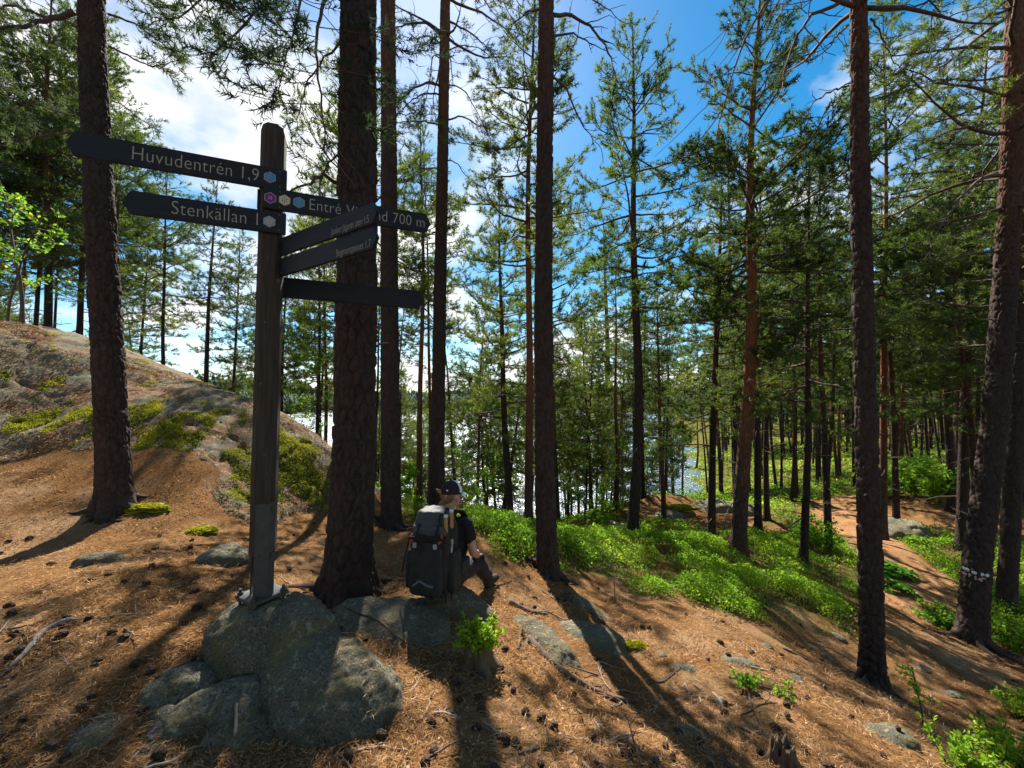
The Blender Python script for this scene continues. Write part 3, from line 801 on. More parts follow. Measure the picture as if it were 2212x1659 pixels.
def near_pine(name, base, tops, w, Htop, seed, label, limbs=(), crown=None, flare=.55, du=.012, depth=.014, needles='needles_near', plate=.055, Y=None):
    """base (px,py); tops [(px,py)...] up the trunk; w = trunk width in the picture; limbs = lists of picture points with depth offsets"""
    if Y is None: g = ground_at(*base); Y = g[1]
    else: r_ = ray(*base); g = np.array([r_[0] * Y, Y, h1(r_[0] * Y, Y)])
    root = empty(name, (g[0], g[1], g[2]))
    pts = [g + np.array([0, 0, -.35]), g]
    for p in tops: pts.append(at(p[0], p[1], Y + (p[2] if len(p) > 2 else 0)))
    pts = np.array(pts)
    dirv = pts[-1] - pts[-2]; dirv = dirv / dirv[2]
    z_top = g[2] + Htop
    end = pts[-1] + dirv * (z_top - pts[-1][2]); end = end * .35 + np.array([pts[-1][0], pts[-1][1], z_top]) * .65
    allp = np.vstack([pts, [end]])
    fac = math.sqrt(1 + ((base[0] - VW / 2) / FPX) ** 2)
    r0 = w / FPX / fac * Y / 2
    zrel = (allp[:, 2] - g[2]) / Htop
    rad = r0 * np.clip(1.02 - .55 * zrel, .1, 1.1)
    # modelled bark to a bit above the picture, plain tube above
    zc = min(z_top - .5, CAMZ + 1.12 * Y + 1.2)
    k = np.searchsorted(allp[:, 2], zc); f = (zc - allp[k - 1, 2]) / (allp[k, 2] - allp[k - 1, 2])
    cut = allp[k - 1] * (1 - f) + allp[k] * f; rc = rad[k - 1] * (1 - f) + rad[k] * f
    near_trunk('trunk', np.vstack([allp[:k], [cut]]) - g, np.r_[rad[:k], rc], flare, seed, du, plate, depth, parent=root)
    c = Crown(seed); rng = c.rng
    nr = 6; a0 = rng.uniform(0, 6.28)
    for kk in range(nr):                                    # surface roots running out from the foot
        a = a0 + kk * 6.283 / nr + rng.normal(0, .25); L = r0 * rng.uniform(2.0, 5.5); ss = np.linspace(0, 1, 9)
        wob = np.cumsum(rng.normal(0, .10, 9)) * ss
        rx = np.cos(a + wob) * (r0 * .55 + L * ss); ry = np.sin(a + wob) * (r0 * .55 + L * ss)
        rz = H(rx + g[0], ry + g[1]) - g[2] + r0 * 1.0 * np.exp(-ss * 5.5) - .012 - .03 * ss ** 3
        tr = Tubes(); tr.add(np.stack([rx, ry, rz], -1), r0 * (.44 * np.exp(-ss * 2.3) + .05) * np.r_[np.ones(8), .4], 8)
        link('root', tr.mesh('root'), M['bark_near'], root)
    for kk in range(9):                                     # broken dead stubs on the trunk
        zz = rng.uniform(.8, min(7.0, Htop * .5)); a = rng.uniform(0, 6.28)
        P = np.array([np.interp(zz, (allp - g)[:, 2], (allp - g)[:, i]) for i in range(2)] + [zz]); dr = np.array([math.cos(a), math.sin(a), rng.uniform(-.1, .5)])
        sp_ = path(rng, P + dr * r0 * .6, dr, r0 * .35 + rng.uniform(.02, .14), 4, .12); c.t.add(sp_, np.linspace(.014, .006, 5), 5)
    up = path(rng, cut - g - np.array([0, 0, .05]), end - cut, z_top - cut[2], 12, .03)
    ur = np.linspace(rc * .985, .02, 13)
    tu = Tubes(); tu.add(up, ur, 14); link('upper_trunk', tu.mesh('upper_trunk'), M['bark'], root)
    for lb in limbs:
        main_t, c.t = c.t, Tubes()
        pp = np.array([at(q[0], q[1], Y + (q[2] if len(q) > 2 else 0)) for q in lb['p']]) - g
        # smooth resample
        dd = np.r_[0, np.cumsum(np.linalg.norm(np.diff(pp, axis=0), axis=1))]
        ss = np.linspace(0, dd[-1], 14); pr_ = np.stack([np.interp(ss, dd, pp[:, i]) for i in range(3)], -1)
        pr_[1:-1] = (pr_[:-2] + 2 * pr_[1:-1] + pr_[2:]) / 4 + rng.normal(0, .008, (12, 3))
        r = lb.get('r', .02)
        c.t.add(pr_, np.linspace(r, max(.004, r * .25), 14), 6)
        if lb.get('fol', 1) > 0: c.spray(pr_, dd[-1], r, bare=lb.get('bare', .3), dens=lb.get('dens', 1.0), fol=lb.get('fol', 1.0), sub=lb.get('sub', .42))
        else:
            for q in np.linspace(.25, .95, lb.get('nsub', 7)):
                p, d = along(pr_, q)
                b = path(rng, p, unit(d + rng.normal(0, .75, 3)), dd[-1] * .28 * rng.uniform(.5, 1.3), 5, .28)
                c.t.add(b, np.linspace(r * .35, .003, 6), 3)
                if rng.random() < .6:
                    p2, d2 = along(b, .6); b2 = path(rng, p2, unit(d2 + rng.normal(0, .8, 3)), dd[-1] * .13, 3, .25); c.t.add(b2, np.linspace(.006, .002, 4), 3)
        link('limb', c.t.mesh('limb'), M['limb'], root); c.t = main_t
    if crown:
        zb, Rm, wh = crown.get('zb', .5), crown.get('R', 2.2), crown.get('whorl', .55)
        z = zb * Htop; a = rng.uniform(0, 6.28)
        while z < Htop * .98:
            t = (z - zb * Htop) / (Htop * (1 - zb)); nb = rng.integers(2, 5)
            zz = z + g[2] - g[2]
            P = np.array([np.interp(zz, up[:, 2], up[:, i]) for i in range(2)] + [zz]) if zz > up[0, 2] else np.array([np.interp(zz, (allp - g)[:, 2], (allp - g)[:, i]) for i in range(2)] + [zz])
            for kk in range(nb):
                a += 6.283 / nb + rng.normal(0, .4); el = -.1 + .9 * t + rng.normal(0, .15)
                L = Rm * ((1 - t) ** .6 * (.7 + .4 * min(1, t * 3)) + .05) * rng.uniform(.6, 1.15)
                c.limb(P, [math.cos(a) * math.cos(el), math.sin(a) * math.cos(el), math.sin(el)], L, .012 + .011 * L, dens=.62, fol=crown.get('fol', .9), bare=.35)
            z += wh * rng.uniform(.7, 1.3)
    for (z, a, L) in (crown or {}).get('dead', []):
        P = np.array([np.interp(z, (allp - g)[:, 2], (allp - g)[:, i]) for i in range(2)] + [z])
        c.dead(P, [math.cos(a), math.sin(a), -.1], L, .012)
    if c.t.n: tag(link('limbs', c.t.mesh('limbs'), M['limb'], root), kind='stuff')
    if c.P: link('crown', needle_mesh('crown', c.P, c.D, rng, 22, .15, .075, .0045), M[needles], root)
    return tag(root, label, 'tree')

# ---- broadleaf saplings and shrubs
def leaf_quads(P, D, size, rng, flat=.5):
    P = np.asarray(P); n = len(P)
    d = np.asarray(D) + rng.normal(0, .5, (n, 3)); d /= np.linalg.norm(d, axis=1)[:, None]
    upv = np.array([0, 0, 1.0]) * flat + rng.normal(0, .6, (n, 3))
    w = np.cross(d, upv); w /= np.linalg.norm(w, axis=1)[:, None] + 1e-9
    nn = np.cross(w, d)
    s = np.asarray(size).reshape(-1, 1) if np.ndim(size) else size
    L = s * rng.uniform(.75, 1.25, (n, 1))
    a = P; b = P + d * L * .5 + w * L * .33 + nn * L * .08; c = P + d * L; e = P + d * L * .5 - w * L * .33 + nn * L * .08
    V = np.stack([a, b, c, e], 1).reshape(-1, 3)
    F = np.arange(n * 4).reshape(-1, 4)
    return V, F
def leafy(name, seed, Ht, R, nst, leaf, label, cat, loc, nper=14, mat='broadleaf', group=None, lo=.35, tint=(0, 1), up=.9, tree=False, stemr=.008):
    rng = np.random.default_rng(seed); tb = Tubes(); P, D = [], []
    root = empty(name, loc)
    for i in range(nst):
        a = rng.uniform(0, 6.28); sp = R / Ht * rng.uniform(.15, 1)
        L = Ht * rng.uniform(.65, 1.05)
        if tree:
            if i == 0:
                st = path(rng, (0, 0, -.1), (0, 0, 1), Ht, 9, .06); tb.add(st, np.linspace(stemr, .006, 10), 6); main = st; continue
            q = rng.uniform(lo, 1); p, _ = along(main, q * .98); L = R * (1.15 - q * .6) * rng.uniform(.6, 1.1); el = rng.uniform(-.1, .7)
            st = path(rng, p, (math.cos(a) * math.cos(el), math.sin(a) * math.cos(el), math.sin(el)), L, 6, .2); tb.add(st, np.linspace(stemr * .35, .003, 7), 4)
            l0 = .2
        else:
            st = path(rng, (rng.normal(0, .03), rng.normal(0, .03), -.03), (math.cos(a) * sp, math.sin(a) * sp, up), L, 6, .16); tb.add(st, np.linspace(stemr, .002, 7), 4); l0 = lo
        for j in range(int(nper * L / (R if tree else Ht)) + 2):
            p, d = along(st, rng.uniform(l0, .999))
            aa = rng.uniform(0, 6.28); off = np.array([math.cos(aa), math.sin(aa), rng.uniform(-.2, .5)])
            tw = rng.uniform(.0, .13) * (R if tree else Ht) * .8
            if tw > .03: tb.add(np.array([p, p + unit(off) * tw]), [.0025, .0015], 3)
            for kk in range(3):
                P.append(p + unit(off) * tw * rng.uniform(.4, 1) + rng.normal(0, leaf * .4, 3)); D.append(unit(off + rng.normal(0, .4, 3)))
    V, F = leaf_quads(P, D, leaf, rng)
    tn = np.repeat(rng.uniform(tint[0], tint[1], len(P)) ** 1.2, 4)
    link('trunk' if tree else 'stems', tb.mesh('stems'), M['limb'], root)
    link('crown' if tree else 'foliage', npmesh('foliage', V, F, False, {'tint': tn}), M[mat], root)
    return tag(root, label, cat, group)
def gp(px, py, dz=0.0):
    g = ground_at(px, py); return (g[0], g[1], g[2] + dz)
def gY(px, Y):
    r = ray(px, 900); x = r[0] * Y; return (x, Y, h1(x, Y))
PR = {}
PR['a'] = pine(101, 10, .34, 1.75, .36, .12, gap=.12)
PR['b'] = pine(102, 10, .42, 1.55, .34, .11, gap=.2)
PR['c'] = pine(103, 10, .26, 1.60, .34, .11, gap=.12)
PR['d'] = pine(104, 13, .45, 2.0, .42, .13, gap=.15, mat='bark_red')
PR['e'] = pine(105, 13, .36, 2.2, .38, .13, gap=.08, K=22)
PR['f'] = pine(106, 8, .18, 1.45, .30, .09, deadn=5)
PR['s'] = pine(107, 9, .50, 1.1, .36, .07, dens=.9, gap=.15)
PR['t'] = pine(108, 15, .56, 2.0, .46, .15, gap=.15, deadn=18)
PR['g'] = pine(109, 14, .50, 1.7, .44, .13, gap=.22, deadn=16)

near_pine('pine_tree', (250, 1100), [(238, 850), (222, 560), (207, 300), (197, 0)], 78, 15, 201,
  'stout pine standing on the rising slope beside the rock dome, casting a broad shadow', flare=.5, depth=.021,
  limbs=[dict(p=[(160, 25), (105, 40, -.1), (40, 58, -.3), (-60, 62, -.6)], r=.035, bare=.3),
         dict(p=[(105, 40, -.1), (60, 20, -.2), (20, 10, -.2), (-40, 30)], r=.018, bare=.2),
         dict(p=[(232, 30), (270, 40, .1), (330, 75, .3), (385, 125, .4)], r=.014, bare=.2, dens=1.7),
         dict(p=[(232, -30), (290, -20, .1), (350, 20, .3), (380, 70, .4)], r=.014, bare=.2, dens=1.7),
         dict(p=[(235, 100), (275, 120, .1), (330, 145, .2), (390, 130, .3)], r=.012, bare=.25, dens=1.5),
         dict(p=[(218, 290, .2), (120, 287, .1), (60, 300, .0), (-30, 320, -.2)], r=.016, bare=.35, dens=.8),
         dict(p=[(240, 215, .3), (270, 230, .4), (310, 262, .5), (330, 275, .5)], r=.008, bare=.3),
         dict(p=[(160, 250), (120, 240, .3), (60, 215, .4), (10, 250, .5)], r=.012, bare=.3)],
  crown=dict(zb=.42, R=2.3, whorl=.7, fol=.8))
near_pine('pine_tree', (752, 1294), [(765, 1000), (770, 700), (772, 400), (775, 0)], 95, 17, 202,
  'thickest pine trunk with deep plated bark, growing right behind the signpost', flare=.55, du=.0115, depth=.024, plate=.062,
  limbs=[dict(p=[(728, 395, 0), (700, 370, -.15), (665, 400, -.3), (615, 418, -.4)], r=.020, fol=.55, dens=.8, bare=.2),
         dict(p=[(728, 335), (712, 350, -.1), (690, 400, -.2), (700, 480, -.2)], r=.010, fol=.3, bare=.2, dens=.7),
         dict(p=[(728, -40), (690, 20, -.2), (680, 110, -.4), (695, 210, -.5), (700, 330, -.5)], r=.018, fol=.8, dens=1.2, bare=.1, sub=.5),
         dict(p=[(730, -120), (650, -60, -.2), (560, 10, -.3), (500, 80, -.4), (455, 120, -.4)], r=.022, fol=.95, dens=1.25, bare=.25),
         dict(p=[(660, -60, -.2), (640, 40, -.3), (620, 120, -.4), (600, 200, -.5)], r=.012, fol=.95, dens=1.3, bare=.15),
         dict(p=[(735, -180), (620, -150, -.2), (520, -90, -.3), (430, 10, -.4), (385, 40, -.4)], r=.022, fol=.95, dens=1.2, bare=.3),
         dict(p=[(735, 90, .1), (700, 120, .2), (660, 190, .3), (640, 260, .3)], r=.012, fol=.8, dens=1.2, bare=.15)],
  crown=dict(zb=.40, R=2.3, whorl=.75, fol=.75))
near_pine('pine_tree', (845, 1142), [(843, 900), (841, 600), (840, 300), (838, 0)], 42, 19, 203,
  'straight reddish-brown pine next to the thickest trunk, on its lake side', flare=.3, du=.016, depth=.015,
  limbs=[dict(p=[(858, 245), (880, 250, .2), (910, 235, .3)], r=.01, fol=.5)],
  crown=dict(zb=.6, R=2.2, whorl=.8, fol=.65))
near_pine('pine_tree', (942, 1108), [(946, 900), (951, 600), (957, 300), (962, 0)], 31, 17, 204,
  'pine with bare arching limbs on both sides, rising directly behind the seated hiker', Y=7.4, flare=.3, du=.018, depth=.015,
  limbs=[dict(p=[(950, 75), (925, 50, -.2), (895, 48, -.3), (850, 60, -.5)], r=.03, fol=.6, bare=.35),
         dict(p=[(955, 95), (925, 75, -.2), (890, 85, -.4), (862, 75, -.5)], r=.018, fol=.6, bare=.3),
         dict(p=[(950, 185), (925, 175, -.2), (895, 190, -.3), (855, 225, -.5)], r=.026, fol=.7, bare=.3),
         dict(p=[(950, 205), (920, 200, -.2), (890, 215, -.3), (858, 250, -.5)], r=.018, fol=.7, bare=.3),
         dict(p=[(948, 270), (910, 262, -.1), (880, 262, -.2), (850, 268, -.3)], r=.020, fol=.6, bare=.3),
         dict(p=[(948, 125), (935, 110), (930, 170, -.1), (915, 230, -.2), (900, 270, -.2)], r=.013, fol=.4, bare=.2),
         dict(p=[(966, 45), (1000, 60, .2), (1030, 80, .3), (1075, 130, .4)], r=.022, fol=.75, bare=.3),
         dict(p=[(964, 110), (1000, 95, .2), (1040, 105, .3), (1080, 140, .4)], r=.014, fol=.75, bare=.3),
         dict(p=[(963, 260), (1000, 250, .1), (1040, 275, .2), (1085, 280, .3)], r=.018, fol=.7, bare=.3),
         dict(p=[(962, 345), (985, 350), (1005, 380), (1035, 400)], r=.012, fol=.6, bare=.3),
         dict(p=[(962, 180), (1000, 190, .2), (1030, 240, .3), (1060, 300, .3)], r=.014, fol=.8, bare=.2),
         dict(p=[(948, 365), (910, 362), (880, 390), (860, 420)], r=.014, fol=.6, bare=.2)],
  crown=dict(zb=.55, R=2.2, whorl=.75, fol=.65))
near_pine('pine_tree', (1183, 1240), [(1176, 1000), (1173, 700), (1176, 400), (1180, 0)], 43, 16, 205,
  'straight dark pine standing at the edge of the bilberry patch beyond the hiker', flare=.28, du=.014, depth=.017,
  limbs=[dict(p=[(1195, 32), (1225, 30, .1), (1275, 55, .3), (1310, 100, .4), (1330, 160, .4)], r=.026, fol=.0, nsub=10),
         dict(p=[(1195, 78), (1235, 70, .1), (1270, 90, .2), (1310, 110, .3)], r=.016, fol=.0, nsub=8),
         dict(p=[(1193, 165), (1220, 185, .1), (1240, 230, .2), (1255, 270, .2), (1290, 310, .3)], r=.016, fol=.0, nsub=9),
         dict(p=[(1163, 20), (1140, 25, .1), (1110, 45, .2), (1095, 80, .3)], r=.014, fol=.5, bare=.3),
         dict(p=[(1195, -40), (1270, -10, .2), (1310, 20, .3), (1350, 50, .4)], r=.014, fol=.35, bare=.3)],
  crown=dict(zb=.6, R=2.0, whorl=.8, fol=.6))
near_pine('pine_tree', (1885, 1484), [(1880, 1200), (1868, 800), (1858, 400), (1855, 0)], 55, 15, 206,
  'dark pine rising alone from the open needle slope, its pale bark edge facing the trail', flare=.40, du=.012, depth=.021,
  limbs=[dict(p=[(1832, 5), (1790, 15, -.1), (1745, 40, -.2), (1715, 90, -.3), (1690, 170, -.4)], r=.022, fol=.0, nsub=9),
         dict(p=[(1832, 55), (1805, 80, -.1), (1785, 110, -.2), (1750, 130, -.2)], r=.012, fol=.0, nsub=6),
         dict(p=[(1833, 185), (1800, 195, -.1), (1765, 215, -.2), (1740, 240, -.2)], r=.012, fol=.2, bare=.3),
         dict(p=[(1880, 40), (1900, 70), (1930, 130, .1), (1945, 150, .1)], r=.012, fol=.0, nsub=6),
         dict(p=[(1832, -60), (1700, -40, -.2), (1640, 20, -.3), (1590, 130, -.3), (1560, 230, -.3), (1545, 310, -.3)], r=.018, fol=.0, nsub=10)],
  crown=dict(zb=.50, R=2.2, whorl=.75, fol=.6))
near_pine('pine_tree', (2098, 1388), [(2112, 1200), (2150, 900), (2172, 600), (2183, 400), (2195, 0)], 68, 15, 207,
  'leaning pine by the trail with a painted ring of white dots and a pink band', flare=.35, du=.016, depth=.021,
  limbs=[dict(p=[(2165, 380), (2130, 378, -.1), (2080, 420, -.3), (2045, 470, -.4), (2005, 530, -.5)], r=.028, fol=.0, nsub=7),
         dict(p=[(2175, 265), (2120, 270, -.1), (2060, 280, -.2), (1990, 310, -.3)], r=.022, fol=.5, bare=.25),
         dict(p=[(2178, 165), (2110, 175, -.1), (2050, 170, -.2), (1960, 185, -.3)], r=.018, fol=.7, bare=.25),
         dict(p=[(2180, 20), (2110, 45, -.1), (2040, 100, -.2), (1990, 150, -.3), (1940, 200, -.3)], r=.022, fol=.6, bare=.25),
         dict(p=[(2170, 460), (2100, 480, -.1), (2040, 530, -.2), (2010, 570, -.2)], r=.014, fol=.5, bare=.3)],
  crown=dict(zb=.40, R=2.6, whorl=.7), needles='needles')
near_pine('pine_tree', (2172, 1332), [(2185, 1100), (2196, 900), (2206, 600), (2215, 300), (2222, 0)], 48, 14, 208,
  'dark pine close behind the trunk with the painted ring', flare=.3, du=.02, depth=.012, crown=dict(zb=.35, R=2.2, whorl=.6), needles='needles')

# ---- visible middle-distance pines, placed from their foot and top in the picture
def pic_pine(key, foot, top, w, label, group=None, rz=0.0, mat=None, Y=None, needles='needles'):
    if Y is None: g = ground_at(*foot)
    else:
        r = ray(*foot); g = np.array([r[0] * Y, Y, h1(r[0] * Y, Y)])
    Y = g[1]; t = at(top[0], top[1], Y)
    Ht = t[2] - g[2]
    lean = math.atan2(t[0] - g[0], Ht)
    fac = math.sqrt(1 + ((foot[0] - VW / 2) / FPX) ** 2)
    return place_pine(PR[key], 'pine_tree', tuple(g), Ht, w / FPX / fac * Y, (lean, 0), 0.0, label, group, mat, needles) , g
def spin(o, rz):   # turn about its own axis while keeping the lean
    t = o.rotation_euler.to_matrix() @ Matrix.Rotation(rz, 3, 'Z'); o.rotation_euler = t.to_euler(); return o
MID = [  # key, foot, top, width, label, distance
 ('b', (1365, 1172), (1388, 40), 25, 'slim pine with a complete airy crown, its foot in moss beside the bare fallen log', None, 'bark'),
 ('e', (1594, 1202), (1662, -70), 36, 'orange-barked pine leaning away from the lake, standing among bilberries', None, 'bark_red'),
 ('a', (1735, 1222), (1755, 300), 20, 'thin dark pine with small twiggy shoots at its foot beside the trail', None, 'bark'),
 ('c', (1537, 1176), (1546, 345), 19, 'pine with a full narrow crown between the leaning orange pine and the log', None, 'bark'),
 ('d', (1142, 1150), (1158, -60), 19, 'tall red-stemmed pine half hidden behind the straight dark pine', None, 'bark_red'),
 ('c', (1103, 1130), (1100, 400), 17, 'pine on the lakeward slope seen beside the hiker, with a low layered crown', 11.5, 'bark'),
 ('b', (1310, 1092), (1306, 480), 17, 'mid-sized pine near the shore between the straight dark pine and the log', None, 'bark'),
 ('a', (1205, 1100), (1197, 350), 11, 'small pine just lakeward of the straight dark pine', 14, 'bark_red'),
 ('d', (905, 1095), (906, 240), 14, 'thin red pine between the reddish-brown pine and the arching-limbed pine', 12, 'bark_red'),
 ('s', (925, 1095), (927, 330), 9, 'very thin red pine stem beside the arching-limbed pine', 13.5, 'bark_red'),
 ('c', (1434, 1134), (1436, 600), 12, 'red-stemmed young pine at the edge of the brown needle mound', None, 'bark_red'),
 ('e', (1638, 1150), (1648, 330), 18, 'dark pine directly behind the leaning orange pine', None, 'bark'),
 ('b', (1657, 1125), (1665, 430), 14, 'slender pine second behind the leaning orange pine', None, 'bark'),
 ('b', (1712, 1083), (1720, 420), 11, 'slender slightly tilted pine beyond the needle clearing', None, 'bark'),
 ('c', (1785, 1090), (1796, 500), 12, 'slender pine at the near edge of the trail clearing', None, 'bark'),
 ('e', (1905, 1120), (1902, 20), 20, 'red-barked pine rising behind the lone dark pine of the slope', 11.5, 'bark_red'),
 ('e', (2078, 1185), (2135, 60), 30, 'dark pine leaning over the trail bend, in front of the dense forest', None, 'bark'),
 ('a', (2057, 1105), (2075, 250), 22, 'dark pine at the far side of the trail clearing', None, 'bark'),
 ('b', (1932, 1050), (1985, 640), 14, 'strongly leaning dark pine beyond the clearing boulder', None, 'bark'),
 ('a', (752, 1000), (760, 60), 22, 'pine hidden close behind the thickest trunk, its boughs showing on both sides', 7.7, 'bark'),
 ('c', (684, 1000), (686, 330), 9, 'thin pine with light foliage between the post and the thickest trunk', 12.5, 'bark'),
 ('b', (702, 1000), (706, 380), 9, 'thin red pine next to the light-foliaged one behind the post', 14, 'bark_red'),
 ('c', (1079, 1116), (1125, 760), 10, 'short pine stem leaning towards the lake', 15, 'bark'),
]
placed = []
for i, (k, f, t, w, lb, Y, mt) in enumerate(MID):
    o, g = pic_pine(k, f, t, w, lb, None, 0, mt, Y)
    spin(o, i * 2.4); placed.append(g[:2])
LEFT = [  # behind the rock dome
 ('a', 27, 120, 12, 18.0), ('e', 66, -20, 15, 17.0), ('d', 97, -60, 24, 15.0), ('b', 113, 130, 9, 19), ('a', 147, 90, 13, 18.6), ('e', 166, 0, 19, 15.8),
 ('a', 357, 330, 11, 15.5), ('b', 443, 380, 13, 14.6), ('c', 300, 420, 9, 19), ('c', 500, 470, 9, 18), ('a', -60, 0, 16, 15), ('e', -140, -60, 18, 14)]
for i, (k, px, ty, w, Y) in enumerate(LEFT):
    r = ray(px, 900); g = np.array([r[0] * Y, Y, 0]); g[2] = h1(g[0], g[1])
    t = at(px + 6, ty, Y); Ht = t[2] - g[2]
    fac = math.sqrt(1 + ((px - VW / 2) / FPX) ** 2)
    big = w > 14
    o = place_pine(PR[k], 'pine_tree', tuple(g - np.array([0, 0, .1])), Ht, w / FPX / fac * Y, (.02, 0), i * 1.7,
      'thick dark pine trunk with a high crown behind the rock dome' if big else 'slender pine with a loose crown behind the rock dome',
      'thick pines behind the rock dome' if big else 'slender pines behind the rock dome', 'bark')
    placed.append(g[:2])
# forest further off
rng = np.random.default_rng(77)
def scatter(n, gen, dmin, keys, hr, dr, label, group, tries=6000, mats=('bark',)):
    c = 0
    for _ in range(tries):
        if c >= n: break
        x, y = gen()
        if any((x - p[0]) ** 2 + (y - p[1]) ** 2 < dmin ** 2 for p in placed): continue
        z = h1(x, y)
        if z < -6.85: continue
        if seg_dist(np.array([x]), np.array([y]), _trail_pts)[0] < 1.1: continue
        if any(np.hypot(x - cc[0], y - cc[1]) < r_ * .9 for cc, r_ in _clear): continue
        k = keys[rng.integers(len(keys))]
        mt = mats[rng.integers(len(mats))]
        kind = {'bark': 'dark-stemmed', 'bark_red': 'red-stemmed'}[mt] + ' ' + {'a': 'wide-crowned', 'b': 'open-crowned', 'c': 'low-crowned', 'd': 'high-crowned', 'e': 'full-crowned', 'f': 'dense', 's': 'sparse-topped', 't': 'tall bare-trunked', 'g': 'airy-crowned'}[k]
        place_pine(PR[k], 'pine_tree', (x, y, z - .05), rng.uniform(*hr), rng.uniform(*dr), (rng.normal(0, .035), rng.normal(0, .03)), rng.uniform(0, 6.28), kind + ' ' + label, group, mt)
        placed.append(np.array([x, y])); c += 1
def g_shore():
    y = rng.uniform(13, 29); return rng.uniform(-.36, .36) * y, y
def g_right():
    y = 15 + 45 * rng.random() ** 1.3; return rng.uniform(.34, 1.5) * y, y
def g_right2():
    y = rng.uniform(9, 16); return rng.uniform(.78, 1.55) * y, y
def g_far():
    y = rng.uniform(48, 110); return rng.uniform(.47, 1.5) * y, y
def g_back():
    return rng.uniform(-16, 16), rng.uniform(-22, -3.5)
def g_sides():
    y = rng.uniform(-3.5, 3); return rng.choice([-1, 1]) * rng.uniform(7.5, 18), y
def g_left():
    y = rng.uniform(15, 30); return rng.uniform(-1.5, -.38) * y, y
scatter(34, g_shore, 1.3, 'bcsfs', (6.5, 10.5), (.10, .2), 'slender pine on the slope going down to the lake shore', 'pines on the lakeshore slope', mats=('bark', 'bark_red', 'bark'))
def g_gap():
    y = rng.uniform(13, 25); return rng.uniform(.08, .40) * y, y
def g_low():
    y = rng.uniform(17, 29); return rng.uniform(-.4, .42) * y, y
scatter(20, g_low, .9, 'f', (4.5, 7.5), (.08, .13), 'young bushy pine low on the lake shore', 'young pines on the lake shore')
scatter(12, g_gap, 1.0, 'cfsb', (6.5, 10), (.1, .18), 'slender pine on the slope going down to the lake shore', 'pines on the lakeshore slope', mats=('bark', 'bark_red'))
scatter(13, g_right2, 1.8, 'etgb', (8, 13), (.14, .26), 'pine standing beside the trail clearing in the dense forest', 'pines beside the trail clearing')
scatter(104, g_right, 1.4, 'bdtgesgt', (10, 17), (.13, .28), 'pine among the dense trunks of the forest past the trail', 'pines of the dense forest past the trail', mats=('bark', 'bark', 'bark_red'))
def far_wood():
    r = np.random.default_rng(78); tb = Tubes(); P, D, S, T = [], [], [], []
    for _ in range(420):
        y = r.uniform(50, 150); x = r.uniform(.50, 1.6) * y; z = h1(x, y)
        if z < -6.8: continue
        Ht = r.uniform(11, 17); tb.add(np.array([[x, y, z - .3], [x + r.normal(0, .2), y, z + Ht * .55], [x + r.normal(0, .3), y, z + Ht]]), [.17, .12, .03], 5)
        n = 210; q = r.random(n); a = r.uniform(0, 6.28, n); rr = (2.2 * (1 - q) ** .6 + .2) * np.sqrt(r.random(n)); zz = z + Ht * (.32 + .68 * q)
        zz = z + np.round((zz - z) / .8) * .8 + r.normal(0, .16, n)
        P.append(np.stack([x + rr * np.cos(a), y + rr * np.sin(a), zz], -1)); D.append(np.stack([np.cos(a), np.sin(a), r.normal(.15, .3, n)], -1)); S.append(r.uniform(.35, .9, n)); T.append(np.clip(r.normal(.35, .18) + r.normal(0, .15, n), 0, 1))
    P = np.concatenate(P); V, F = leaf_quads(P, np.concatenate(D), np.concatenate(S), r, 1.2)
    root = empty('far_wood', (0, 0, 0)); tag(root, 'dense far pine wood closing the view beyond the trail', 'forest', kind='stuff')
    tag(link('trunks', tb.mesh('trunks'), M['bark'], root), kind='stuff')
    tag(link('foliage', npmesh('foliage', V, F, False, {'tint': np.repeat(np.concatenate(T), 4)}), M['farpine'], root), kind='stuff')
far_wood()
scatter(18, g_far, 2.2, 'aecd', (11, 16), (.2, .32), 'far pine at the back of the dense forest', 'far pines of the dense forest')
scatter(19, g_left, 1.8, 'acbe', (8, 12), (.14, .24), 'pine growing on the slope below and behind the rock dome', 'pines below the rock dome')

leafy('rowan_tree', 301, 4.6, 1.3, 20, .085, 'bright green leafy young tree at the far edge of the rock dome', 'tree', gY(40, 9.3), 13, lo=.35, tree=True, stemr=.05)
leafy('rowan_tree', 302, 3.2, .9, 12, .08, 'low bright leafy sapling next to the taller leafy tree on the rock dome', 'tree', gY(5, 8.6), 12, lo=.3, tree=True, stemr=.03)
for i, (px, Y, Ht) in enumerate([(1262, 13, 3.6), (1285, 10.5, 1.6), (1095, 16, 4.2), (690, 13, 4.0), (990, 14, 3.2), (1215, 15, 3.4), (880, 10, 1.3), (1040, 13, 2.8), (1330, 14, 3.2), (1180, 18, 4.0), (1400, 19, 3.8), (640, 15, 3.6), (930, 18, 3.5)]):
    leafy('birch_sapling', 310 + i, Ht, Ht * .26, 20, .07, 'light green birch sapling on the lakeshore slope', 'tree', gY(px, Y), 22, lo=.25, tree=True, stemr=.02, group='birch saplings on the lakeshore slope')

# unseen pines added behind and beside the viewer to dim the sky light
scatter(26, g_back, 1.9, 'aedc', (9, 14), (.16, .3), 'unseen pine added behind the viewer to dim the sky light', 'unseen pines added behind the viewer')
scatter(7, g_sides, 2.0, 'aedc', (9, 13), (.16, .3), 'unseen pine added beside the slope to dim the sky light', 'unseen pines added beside the slope')
